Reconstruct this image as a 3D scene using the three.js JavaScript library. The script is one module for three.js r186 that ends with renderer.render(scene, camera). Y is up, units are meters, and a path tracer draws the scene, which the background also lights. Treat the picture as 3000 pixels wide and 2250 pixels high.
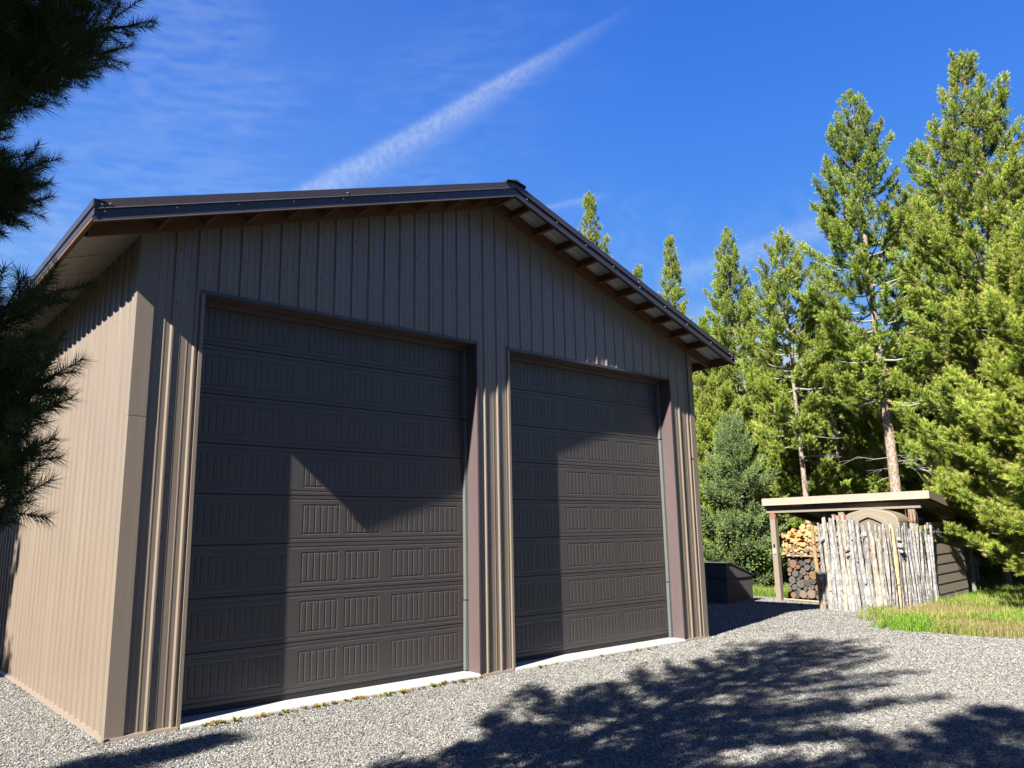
import * as THREE from 'three';
import { mergeGeometries } from 'three/addons/utils/BufferGeometryUtils.js';
import { RoundedBoxGeometry } from 'three/addons/geometries/RoundedBoxGeometry.js';

// ---------------------------------------------------------------- camera, sky, sun, exposure
const scene = new THREE.Scene();
const camera = new THREE.PerspectiveCamera(52.782, 1024 / 768, 0.05, 900);
camera.position.set(-2.1415, 1.7696, 8.0085);
camera.rotation.order = 'YXZ';
camera.rotation.set(0.191325, -0.724901, -0.019545);

const EXPOSURE = 3.65;
const renderer = new THREE.WebGLRenderer({ antialias: true });
renderer.toneMapping = THREE.LinearToneMapping;
renderer.toneMappingExposure = EXPOSURE;
renderer.shadowMap.enabled = true;

const SUN = new THREE.Vector3(-0.758, 0.627, 0.18).normalize();
const sun = new THREE.DirectionalLight(new THREE.Color().setRGB(1.0, 0.93, 0.83), 5);
sun.position.copy(SUN).multiplyScalar(60).add(new THREE.Vector3(6, 0, 0));
sun.target.position.set(6, 0, 0);
sun.castShadow = true;
Object.assign(sun.shadow.camera, { left: -40, right: 40, top: 40, bottom: -40, near: 1, far: 140 });
sun.shadow.mapSize.set(4096, 4096);
sun.shadow.radius = 1;
scene.add(sun, sun.target);

// ---------------------------------------------------------------- random numbers and noise
function rng(seed) {
  let a = seed >>> 0;
  return () => { a = (a + 0x6d2b79f5) | 0; let t = Math.imul(a ^ (a >>> 15), 1 | a); t = (t + Math.imul(t ^ (t >>> 7), 61 | t)) ^ t; return ((t ^ (t >>> 14)) >>> 0) / 4294967296; };
}
const PERM = new Uint8Array(512), VAL = new Float32Array(256);
{ const r = rng(77); const a = [...Array(256).keys()]; for (let i = 255; i > 0; i--) { const j = Math.floor(r() * (i + 1)); [a[i], a[j]] = [a[j], a[i]]; } for (let i = 0; i < 512; i++) PERM[i] = a[i & 255]; for (let i = 0; i < 256; i++) VAL[i] = r(); }
// value noise, periodic when px, py are given (whole numbers up to 256)
function vn(x, y, px = 256, py = 256) {
  const xi = Math.floor(x), yi = Math.floor(y), fx = x - xi, fy = y - yi, u = fx * fx * (3 - 2 * fx), v = fy * fy * (3 - 2 * fy);
  const x0 = ((xi % px) + px) % px, x1 = (x0 + 1) % px, y0 = ((yi % py) + py) % py, y1 = (y0 + 1) % py;
  const a = VAL[PERM[PERM[x0] + y0]], b = VAL[PERM[PERM[x1] + y0]], c = VAL[PERM[PERM[x0] + y1]], d = VAL[PERM[PERM[x1] + y1]];
  return a + (b - a) * u + (c - a) * v + (a - b - c + d) * u * v;
}
function fbm(x, y, oct, px = 256, py = 256) {
  let s = 0, a = 0.5, n = 0;
  for (let i = 0; i < oct; i++) { s += a * vn(x, y, px, py); n += a; x *= 2; y *= 2; px = Math.min(256, px * 2); py = Math.min(256, py * 2); a *= 0.5; }
  return s / n;
}
const lerp = (a, b, t) => a + (b - a) * t, clamp01 = (t) => Math.min(1, Math.max(0, t));
const sstep = (a, b, t) => { const k = clamp01((t - a) / (b - a)); return k * k * (3 - 2 * k); };

// ---------------------------------------------------------------- the sky: deep blue air, thin cirrus and an old contrail
{
  const W = 4096, H = 2048, data = new Float32Array(W * H * 4);
  // colours of the clear air against elevation in degrees, as seen in the picture
  const stops = [[-90, .10, .10, .09], [-3, .16, .16, .15], [0, .42, .60, .86], [6, .27, .51, .88], [14, .135, .385, .90], [22, .082, .295, .89], [30, .054, .228, .82], [40, .034, .162, .69], [55, .020, .10, .44], [75, .014, .076, .33], [90, .013, .070, .30]];
  const N = (v) => v.clone().normalize();
  const V = (x, y, z) => new THREE.Vector3(x, y, z);
  const trails = [
    { a: N(V(0.4299, 0.4378, -0.7896)), b: N(V(0.6209, 0.5835, -0.5234)), w0: .020, w1: .007, crisp: 2.6, k: .33, f0: -.75, f1: .98, fine: 1.5 },
    { a: N(V(0.6415, 0.4028, -0.6529)), b: N(V(0.6803, 0.4109, -0.6069)), w0: .0035, w1: .004, crisp: 1, k: .16, f0: -.3, f1: 1.3, fine: .5 },
    { a: N(V(0.7783, 0.3191, -0.5408)), b: N(V(0.8456, 0.3505, -0.4026)), w0: .012, w1: .014, crisp: 1, k: .2, f0: -.2, f1: 1.5, fine: .7 },
  ];
  for (const t of trails) { t.n = t.a.clone().cross(t.b).normalize(); t.u = t.a.clone(); t.v = t.n.clone().cross(t.a).normalize(); t.len = Math.acos(t.a.dot(t.b)); }
  const veil = N(V(0.2547, 0.4579, -0.8518));
  const d = new THREE.Vector3();
  for (let row = 0; row < H; row++) {
    const el = ((row + .5) / H - .5) * Math.PI, deg = el * 180 / Math.PI, sy = Math.sin(el), cy = Math.cos(el);
    let i = 0; while (i < stops.length - 2 && deg > stops[i + 1][0]) i++;
    const k = clamp01((deg - stops[i][0]) / (stops[i + 1][0] - stops[i][0]));
    const base = [1, 2, 3].map((c) => lerp(stops[i][c], stops[i + 1][c], k));
    for (let col = 0; col < W; col++) {
      const o = (row * W + col) * 4;
      let r = base[0], g = base[1], b = base[2];
      if (sy > 0.02) {
        const az = ((col + .5) / W - .5) * 2 * Math.PI;
        d.set(Math.cos(az) * cy, sy, Math.sin(az) * cy);
        let cloud = 0;
        const s = 1 / (sy + .12), X = d.x * s, Z = d.z * s;
        // cirrus veil in broad drifts, combed along one wind direction
        const drift = sstep(.50, .72, fbm(X * .9 + 3.3, Z * .9 + 8.1, 3));
        if (drift > 0) {
          const along = X * .45 + Z * .89, across = X * .89 - Z * .45;
          const comb = fbm(along * 26 + 2 * fbm(X * 9, Z * 9, 2) , across * 9, 4);
          cloud += drift * (.02 + .07 * sstep(.35, .8, comb));
        }
        for (const t of trails) {
          const q = d.dot(t.n); if (Math.abs(q) > .12) continue;
          const p = Math.atan2(d.dot(t.v), d.dot(t.u)) / t.len; if (p < t.f0 - .1 || p > t.f1 + .25) continue;
          const w = lerp(t.w0, t.w1, clamp01(p)), fade = sstep(t.f0 - .1, t.f0 + .2, p) * (1 - sstep(t.f1 - .45, t.f1 + .2, p));
          const wob = (fbm(p * 5 + 4, 2.5, 3) - .5) * .5, e = q / w + wob;
          // one side crisp, the other frayed into wisps
          const body = e > 0 ? Math.exp(-e * e * .55) : Math.exp(-e * e * t.crisp * 2.2);
          const fray = fbm(p * 60 * t.fine + e * 2.5, e * 3.2 - p * 22 * t.fine, 4), fine = fbm(p * 170 * t.fine - e * 9, e * 11 + 7 + p * 60 * t.fine, 3);
          cloud += t.k * fade * body * (.55 + .5 * sstep(.2, .85, fray) * (.6 + .7 * fine));
        }
        // a thin veil of ice cloud spread out beside the contrail, combed nearly level
        { const g = d.dot(veil), far = Math.acos(Math.min(1, g)); if (far < .62) { const wz = fbm(az * 7, deg * .12, 3) * 3, st = fbm(az * 30 + deg * .35 + wz, deg * 2.6 - az * 14, 5), br = fbm(az * 6 + 2 + deg * .05, deg * .22 - az * 2, 4); cloud += sstep(.62, .1, far) * (.04 + .12 * sstep(.1, .95, st) * sstep(.2, .75, br)); } }
        // fair-weather cloud low over the horizon
        if (deg < 17) cloud += .75 * sstep(17, 9, deg) * sstep(.46, .62, fbm(az * 7 + 1.7, deg * .28, 4));
        cloud = clamp01(cloud);
        r = lerp(r, .80, cloud); g = lerp(g, .90, cloud); b = lerp(b, 1.0, cloud);
      }
      data[o] = r / EXPOSURE; data[o + 1] = g / EXPOSURE; data[o + 2] = b / EXPOSURE; data[o + 3] = 1;
    }
  }
  const t = new THREE.DataTexture(data, W, H, THREE.RGBAFormat, THREE.FloatType);
  t.mapping = THREE.EquirectangularReflectionMapping; t.magFilter = THREE.LinearFilter; t.needsUpdate = true;
  scene.background = t; scene.environment = t;
}

// ---------------------------------------------------------------- helpers
const taken = new Map();
function numbered(name) { const n = taken.get(name) ?? 0; taken.set(name, n + 1); return n ? name + '_' + String(n).padStart(3, '0') : name; }
function add(name, geo, mat, parent = scene) {
  const m = new THREE.Mesh(geo, mat); m.name = parent === scene ? numbered(name) : name;
  m.castShadow = m.receiveShadow = true; parent.add(m); return m;
}
function tag(o, label, category, group) { o.userData.label = label; o.userData.category = category; if (group) o.userData.group = group; return o; }
function thing(name, label, category, [x, y, z] = [0, 0, 0], group) { const g = new THREE.Group(); g.name = numbered(name); g.position.set(x, y, z); scene.add(g); return tag(g, label, category, group); }
const setting = (o) => { o.userData.kind = 'structure'; return o; };

// geometry from a list of quads / triangles, uv in metres
class Poly {
  constructor() { this.p = []; this.u = []; this.n = []; }
  tri(a, b, c, ua, ub, uc) {
    const e1 = [b[0] - a[0], b[1] - a[1], b[2] - a[2]], e2 = [c[0] - a[0], c[1] - a[1], c[2] - a[2]];
    let n = [e1[1] * e2[2] - e1[2] * e2[1], e1[2] * e2[0] - e1[0] * e2[2], e1[0] * e2[1] - e1[1] * e2[0]];
    const l = Math.hypot(...n) || 1; n = n.map((v) => v / l);
    this.p.push(...a, ...b, ...c); this.u.push(...(ua ?? [a[0], a[1]]), ...(ub ?? [b[0], b[1]]), ...(uc ?? [c[0], c[1]])); this.n.push(...n, ...n, ...n);
  }
  quad(a, b, c, d, ua, ub, uc, ud) { this.tri(a, b, c, ua, ub, uc); this.tri(a, c, d, ua, uc, ud); }
  box(x0, x1, y0, y1, z0, z1) { this.hexa([[x0, y0, z0], [x1, y0, z0], [x1, y1, z0], [x0, y1, z0], [x0, y0, z1], [x1, y0, z1], [x1, y1, z1], [x0, y1, z1]]); return this; }
  // corners: back face 0..3 (anticlockwise from the front), front face 4..7; long side first in u
  hexa(c) {
    const f = [[4, 5, 6, 7], [1, 0, 3, 2], [5, 1, 2, 6], [0, 4, 7, 3], [7, 6, 2, 3], [0, 1, 5, 4]];
    for (const q of f) {
      const [a, b, cc, d] = q.map((i) => c[i]), w = Math.hypot(b[0] - a[0], b[1] - a[1], b[2] - a[2]), h = Math.hypot(d[0] - a[0], d[1] - a[1], d[2] - a[2]);
      const o = [a[0] * .37 + a[2] * .61, a[1] * .53 + a[2] * .29];
      this.quad(a, b, cc, d, [o[0], o[1]], [o[0] + w, o[1]], [o[0] + w, o[1] + h], [o[0], o[1] + h]);
    }
    return this;
  }
  build() {
    const g = new THREE.BufferGeometry();
    g.setAttribute('position', new THREE.Float32BufferAttribute(this.p, 3)); g.setAttribute('normal', new THREE.Float32BufferAttribute(this.n, 3)); g.setAttribute('uv', new THREE.Float32BufferAttribute(this.u, 2));
    return g;
  }
}
const boxGeo = (...a) => new Poly().box(...a).build();
// a board between two points: width w along "side", thickness t
function boardGeo(a, b, side, w, t) {
  const A = new THREE.Vector3(...a), B = new THREE.Vector3(...b), D = B.clone().sub(A).normalize(), S = new THREE.Vector3(...side).addScaledVector(D, -D.dot(new THREE.Vector3(...side))).normalize(), T = D.clone().cross(S);
  const c = (P, s, q) => P.clone().addScaledVector(S, s * w / 2).addScaledVector(T, q * t / 2).toArray();
  // front face (towards +T) reads along D
  return new Poly().hexa([c(A, -1, -1), c(B, -1, -1), c(B, 1, -1), c(A, 1, -1), c(A, -1, 1), c(B, -1, 1), c(B, 1, 1), c(A, 1, 1)]).build();
}
// round bar through points with a radius each; cap ends
function tube(pts, rad, seg = 7, cap = true, wobble = null) {
  const P = pts.map((p) => p.isVector3 ? p : new THREE.Vector3(...p)), pos = [], nor = [], uv = [], idx = [];
  let side = null, run = 0;
  for (let i = 0; i < P.length; i++) {
    const T = P[Math.min(i + 1, P.length - 1)].clone().sub(P[Math.max(i - 1, 0)]).normalize();
    if (!side) side = (Math.abs(T.y) > .9 ? new THREE.Vector3(1, 0, 0) : new THREE.Vector3(0, 1, 0)).cross(T).normalize();
    side.addScaledVector(T, -side.dot(T)).normalize();
    const up = T.clone().cross(side);
    if (i) run += P[i].distanceTo(P[i - 1]);
    for (let k = 0; k <= seg; k++) {
      const a = k / seg * 2 * Math.PI, n = side.clone().multiplyScalar(Math.cos(a)).addScaledVector(up, Math.sin(a)), r = rad[i] * (wobble ? wobble(i, k % seg) : 1);
      pos.push(P[i].x + n.x * r, P[i].y + n.y * r, P[i].z + n.z * r); nor.push(n.x, n.y, n.z); uv.push(k / seg * 2 * Math.PI * rad[0], run);
    }
  }
  const R = seg + 1;
  for (let i = 0; i < P.length - 1; i++) for (let k = 0; k < seg; k++) { const a = i * R + k, b = a + 1, c = a + R, d = c + 1; idx.push(a, b, c, b, d, c); }
  if (cap) for (const i of [0, P.length - 1]) {
    const T = P[i].clone().sub(P[i ? i - 1 : 1]).normalize(), c0 = pos.length / 3;
    pos.push(...P[i].toArray()); nor.push(...T.toArray()); uv.push(0.5, 0.5);
    for (let k = 0; k <= seg; k++) { const s = (i * R + k) * 3, a = k / seg * 2 * Math.PI; pos.push(pos[s], pos[s + 1], pos[s + 2]); nor.push(...T.toArray()); uv.push(.5 + rad[i] * Math.cos(a), .5 + rad[i] * Math.sin(a)); }
    for (let k = 0; k < seg; k++) i ? idx.push(c0, c0 + 1 + k, c0 + 2 + k) : idx.push(c0, c0 + 2 + k, c0 + 1 + k);
  }
  const g = new THREE.BufferGeometry();
  g.setAttribute('position', new THREE.Float32BufferAttribute(pos, 3)); g.setAttribute('normal', new THREE.Float32BufferAttribute(nor, 3)); g.setAttribute('uv', new THREE.Float32BufferAttribute(uv, 2)); g.setIndex(idx);
  return g.toNonIndexed();
}
const merge = (list) => mergeGeometries(list.map((g) => (g.index ? g.toNonIndexed() : g)), false);

// ---------------------------------------------------------------- textures (tileable, computed)
function tex(size, metres, fn, srgb = false) {
  const [w, h] = Array.isArray(size) ? size : [size, size], data = new Uint8Array(w * h * 4);
  for (let y = 0; y < h; y++) for (let x = 0; x < w; x++) { const c = fn(x / w, y / h), o = (y * w + x) * 4; for (let k = 0; k < 3; k++) data[o + k] = 255 * clamp01(Array.isArray(c) ? c[k] : c); data[o + 3] = 255; }
  const t = new THREE.DataTexture(data, w, h); t.wrapS = t.wrapT = THREE.RepeatWrapping; t.magFilter = THREE.LinearFilter; t.minFilter = THREE.LinearMipmapLinearFilter; t.generateMipmaps = true;
  const [mx, my] = Array.isArray(metres) ? metres : [metres, metres]; t.repeat.set(1 / mx, 1 / my);
  if (srgb) t.colorSpace = THREE.SRGBColorSpace; t.needsUpdate = true; return t;
}
const gm = (v) => Math.pow(clamp01(v), 1 / 2.2);                      // linear value to byte for colour maps
const colorTex = (size, metres, fn) => tex(size, metres, (x, y) => fn(x, y).map(gm), true);
const ALBEDO = .72;   // overall scale of the base colours, from measured sunlit values
const std = (o) => { const m = new THREE.MeshStandardMaterial({ metalness: 0, roughness: .8, ...o }); m.color.multiplyScalar(ALBEDO); return m; };
const lin = (r, g, b) => new THREE.Color().setRGB(r, g, b);

// painted steel: faint vertical run marks and dust, as on weathered siding
const steelTone = colorTex([512, 512], [2.3, 4.1], (x, y) => { const s = .88 + .12 * fbm(x * 90, y * 3, 2, 90, 3) + .10 * (fbm(x * 6, y * 6, 4, 6, 6) - .5); return [s, s * .995, s * .985]; });
const steelWave = tex([256, 256], [1.7, 2.3], (x, y) => fbm(x * 5, y * 4, 3, 5, 4));
const steelGloss = tex([256, 256], [1.3, 2.9], (x, y) => .22 + .2 * fbm(x * 40, y * 4, 3, 40, 4));
const grainTex = (r, g, b, dr, kn = .5) => colorTex([512, 256], [1.4, .22], (x, y) => {
  const w = y * 9 + 1.6 * fbm(x * 4, y * 3, 3, 4, 3), ring = .5 + .5 * Math.sin(w * 6.2832), f = fbm(x * 8, y * 90, 3, 8, 90), m = clamp01(kn * ring * .6 + f * .7 - .15);
  return [lerp(r, r * dr, m), lerp(g, g * dr, m), lerp(b, b * dr, m)];
});
const M = {
  siding: std({ color: lin(.250, .203, .160), map: steelTone, roughness: 1, roughnessMap: steelGloss, bumpMap: steelWave, bumpScale: .004 }),
  trimTan: std({ color: lin(.246, .201, .159), map: steelTone, roughness: .5, bumpMap: steelWave, bumpScale: .004 }),
  trimDark: std({ color: lin(.055, .047, .050), map: steelTone, roughness: .3, bumpMap: steelWave, bumpScale: .003 }),
  jamb: std({ color: lin(.118, .086, .090), map: steelTone, roughness: .5, bumpMap: steelWave, bumpScale: .006 }),
  screw: std({ color: lin(.12, .098, .08), roughness: .5, metalness: .3 }),
  zincScrew: std({ color: lin(.20, .19, .19), roughness: .5, metalness: .3 }),
  door: std({ color: lin(.073, .063, .059), map: colorTex([512, 256], [1.1, .5], (x, y) => { const s = .85 + .3 * fbm(x * 5, y * 40, 3, 5, 40); return [s, s, s]; }), roughness: .42, roughnessMap: tex([256, 256], [1.7, 1.3], (x, y) => .75 + .4 * fbm(x * 6, y * 6, 4, 6, 6)), bumpMap: tex([512, 512], [.55, .3], (x, y) => fbm(x * 7 + 1.5 * fbm(x * 5, y * 5, 2, 5, 5), y * 60, 3, 7, 60)), bumpScale: .0016 }),
  seal: std({ color: lin(.10, .12, .115), map: steelTone, roughness: .7 }),
  rubber: std({ color: lin(.02, .02, .022), roughness: .8 }),
  galv: std({ color: lin(.62, .63, .64), roughness: .5, metalness: .25, map: colorTex(256, .6, (x, y) => { const s = .75 + .4 * fbm(x * 24, y * 24, 2, 24, 24); return [s, s, s * 1.02]; }) }),
  soffit: std({ color: lin(.33, .305, .26), map: steelTone, roughness: .6 }),
  timber: std({ map: grainTex(.20, .088, .035, .38), roughness: .8, bumpMap: tex([256, 256], [.5, .12], (x, y) => fbm(x * 3, y * 60, 3, 3, 60)), bumpScale: .0015 }),
  concrete: std({ color: lin(.50, .495, .475), map: colorTex(512, 1.9, (x, y) => { const s = .78 + .3 * fbm(x * 12, y * 12, 5, 12, 12) - .12 * sstep(.62, .75, fbm(x * 5, y * 5, 4, 5, 5)); return [s, s, s]; }), roughness: .9, bumpMap: tex(256, .4, (x, y) => fbm(x * 20, y * 20, 4, 20, 20)), bumpScale: .003 }),
  shedPaint: std({ color: lin(.245, .205, .158), map: steelTone, roughness: .75, bumpMap: tex([256, 256], [.5, .2], (x, y) => fbm(x * 3, y * 50, 3, 3, 50)), bumpScale: .002 }),
  shedRoofTrim: std({ color: lin(.40, .32, .265), map: steelTone, roughness: .55 }),
  resin: std({ color: lin(.235, .20, .145), roughness: .6, bumpMap: tex(256, .3, (x, y) => fbm(x * 20, y * 20, 2, 20, 20)), bumpScale: .001 }),
  resinDark: std({ color: lin(.17, .14, .10), roughness: .6 }),
  rust: std({ map: colorTex(256, .25, (x, y) => { const s = fbm(x * 12, y * 12, 4, 12, 12); return [.16 + .22 * s, .055 + .09 * s, .03 + .05 * s]; }), roughness: .9 }),
  whitePlastic: std({ color: lin(.7, .7, .68), roughness: .5 }),
  black: std({ color: lin(.03, .03, .03), roughness: .7 }),
  greenWire: std({ color: lin(.02, .12, .08), roughness: .5 }),
  straw: std({ color: lin(.36, .28, .17), roughness: .9 }),
};
const MINOR = .003, MAJOR = .019, PITCH = .2286;
// breakpoints of the ribbed sheet over one pitch, major rib in the middle of the first span
const PROFILE = [[-.0235, 0], [-.009, MAJOR], [.009, MAJOR], [.0235, 0], [.0672, 0], [.0722, MINOR], [.0802, MINOR], [.0852, 0], [.1434, 0], [.1484, MINOR], [.1564, MINOR], [.1614, 0]];
function ribHeight(u) {
  u = ((u + .0235) % PITCH + PITCH) % PITCH - .0235;
  for (let i = 0; i < PROFILE.length; i++) { const [a, h] = PROFILE[i], [b, k] = i + 1 < PROFILE.length ? PROFILE[i + 1] : [PITCH - .0235, 0]; if (u >= a - 1e-9 && u <= b + 1e-9) return lerp(h, k, (u - a) / (b - a)); }
  return 0;
}
// columns of a ribbed sheet between u0 and u1 (phase: where a major rib stands); each() gets the strip ends and heights
function ribStrips(u0, u1, phase, cuts, each) {
  const us = [u0, u1, ...cuts.filter((c) => c > u0 && c < u1)];
  for (let k = Math.floor((u0 - phase) / PITCH) - 1; k <= (u1 - phase) / PITCH + 1; k++) for (const [a] of PROFILE) { const u = phase + k * PITCH + a; if (u > u0 + 1e-6 && u < u1 - 1e-6) us.push(u); }
  us.sort((a, b) => a - b);
  for (let i = 0; i < us.length - 1; i++) if (us[i + 1] - us[i] > 1e-6) each(us[i], us[i + 1], ribHeight(us[i] - phase), ribHeight(us[i + 1] - phase));
}

// ================================================================ THE GROUND
const groundTex = colorTex(1024, 9, (x, y) => {
  const a = fbm(x * 10, y * 10, 5, 10, 10), b = fbm(x * 120, y * 120, 2, 120, 120), c = sstep(.45, .6, fbm(x * 6 + 3, y * 6, 4, 6, 6));
  const s = .6 + .5 * b + .35 * a; return [lerp(.15, .11, c) * s, lerp(.115, .115, c) * s, lerp(.07, .045, c) * s];
});
{
  const g = new THREE.PlaneGeometry(700, 700).rotateX(-Math.PI / 2); const uv = g.attributes.uv; for (let i = 0; i < uv.count; i++) uv.setXY(i, uv.getX(i) * 700, uv.getY(i) * 700);
  setting(add('ground', g, std({ map: groundTex, roughness: 1, bumpMap: tex(512, 1.1, (x, y) => fbm(x * 40, y * 40, 4, 40, 40)), bumpScale: .05 }))).position.y = -.012;
}
// edge of the gravel yard, world x, z
const YARD = [[-3.4, -16], [12, -16], [17.5, -9], [16.9, -5], [16.9, -3.2], [17.2, -2.4], [16.6, 0], [14.9, .45], [13.5, 1.2], [12.7, 1.72], [12.3, 2.25], [12.25, 2.8], [12.35, 3.3], [12.4, 3.8], [12.9, 6], [13.5, 9.5], [4, 10.5], [-4.6, 10.5], [-4.2, 5.5], [-3.6, 2], [-3.3, -2]];
const inYard = (x, z) => { let c = false; for (let i = 0, j = YARD.length - 1; i < YARD.length; j = i++) { const [xi, zi] = YARD[i], [xj, zj] = YARD[j]; if ((zi > z) !== (zj > z) && x < (xj - xi) * (z - zi) / (zj - zi) + xi) c = !c; } return c; };
// gentle unevenness of the gravel, never above the door slab
const yardLift = (x, z) => .018 * (fbm(x * .5 + 9, z * .5 + 4, 3) - .45) + .012 * Math.exp(-((z - .25) ** 2) / .08) * (x > -.3 && x < 9.4 ? 1 : 0) * fbm(x * 1.3, 5, 2);
const gravelMap = colorTex(1024, 2.4, (x, y) => { const c = fbm(x * 110, y * 110, 2, 110, 110), d = fbm(x * 9, y * 9, 4, 9, 9); const s = .055 + .34 * sstep(.25, .78, c) * (.75 + .5 * d); return [s, s, s * .93]; });
{
  const cell = .25, P = new Poly();
  for (let x = -30; x < 18; x += (x >= -6 && x < 17 ? cell : 1)) for (let z = -16; z < 30; z += (z >= -6 && z < 8 ? cell : 1)) {
    const sx = x >= -6 && x < 17 ? cell : 1, sz = z >= -6 && z < 8 ? cell : 1;
    const q = [[x, z], [x, z + sz], [x + sx, z + sz], [x + sx, z]]; if (!inYard(x + sx / 2, z + sz / 2)) continue;
    const v = q.map(([a, b]) => [a, yardLift(a, b), b]); P.quad(v[0], v[1], v[2], v[3], ...q);
  }
  setting(add('gravel_yard', P.build(), std({ map: gravelMap, roughness: 1, bumpMap: tex(1024, 1.6, (x, y) => sstep(.2, .8, fbm(x * 75, y * 75, 2, 75, 75))), bumpScale: .022 })));
}
// loose crushed stones on it
function stoneGeo(seed) {
  const g = new THREE.IcosahedronGeometry(1, 0), p = g.attributes.position, r = rng(seed), m = new Map();
  for (let i = 0; i < p.count; i++) { const k = [p.getX(i), p.getY(i), p.getZ(i)].map((v) => v.toFixed(3)).join(); if (!m.has(k)) m.set(k, .68 + .5 * r()); const s = m.get(k); p.setXYZ(i, p.getX(i) * s * 1.15, p.getY(i) * s * .72, p.getZ(i) * s * .95); }
  g.computeVertexNormals(); return g;
}
{
  const r = rng(5), stoneMat = std({ color: lin(1, 1, 1), roughness: .95 });
  const lists = [[], [], [], []];
  const put = (x, z, size) => { lists[Math.floor(r() * 4)].push([x, z, size]); };
  const camX = -2.14, camZ = 8.01;
  for (let cx = -4; cx < 17; cx += .5) for (let cz = -7; cz < 8; cz += .5) {
    const mx = cx + .25, mz = cz + .25, D = Math.hypot(mx - camX, mz - camZ);
    if (mx > .3 && mx < 8.9 && mz < -.3) continue; if (D < 3.2) continue;
    // direction from the camera, so that only ground near the picture's view is strewn
    const fx = .663, fz = -.748, f = (mx - camX) * fx + (mz - camZ) * fz, s = (mx - camX) * .748 + (mz - camZ) * .663; if (f < 1.5 || Math.abs(s) > .80 * f + 1.2) continue;
    const dens = D < 7.5 ? 3800 : D < 11 ? 2700 : D < 15 ? 1500 : 700, n = dens * .25;
    for (let i = 0; i < n; i++) { const x = cx + r() * .5, z = cz + r() * .5; if (!inYard(x + (r() - .5) * .7, z + (r() - .5) * .5)) continue; if (x > -.03 && x < 9.22 && z < .03) continue; put(x, z, lerp(.0052, .0125, Math.pow(r(), 1.8)) * (D > 11 ? 1.3 : 1)); }
  }
  const q = new THREE.Quaternion(), e = new THREE.Euler(), m = new THREE.Matrix4(), c = new THREE.Color();
  lists.forEach((list, k) => {
    const im = new THREE.InstancedMesh(stoneGeo(31 + k), stoneMat, list.length);
    im.name = numbered('gravel_stones'); im.castShadow = im.receiveShadow = true;
    list.forEach(([x, z, s], i) => {
      e.set((r() - .5) * 1.1, r() * 6.28, (r() - .5) * 1.1); q.setFromEuler(e);
      m.compose(new THREE.Vector3(x, yardLift(x, z) + s * (.15 + .5 * r()), z), q, new THREE.Vector3(s, s, s)); im.setMatrixAt(i, m);
      const t = r(), v = t < .18 ? lerp(.08, .14, r()) : t < .85 ? lerp(.16, .28, r()) : lerp(.28, .40, r()), w = r();
      c.setRGB(v * (w > .9 ? 1.15 : 1.0), v, v * (w > .9 ? .80 : w < .3 ? .99 : .93)); im.setColorAt(i, c);
    });
    im.userData = { kind: 'stuff', label: ['grey crushed stones strewn over the gravel yard', 'pale crushed stones strewn over the gravel yard', 'mixed crushed stones strewn over the gravel yard', 'angular crushed stones strewn over the gravel yard'][k], category: 'gravel' };
    scene.add(im);
  });
}

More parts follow.
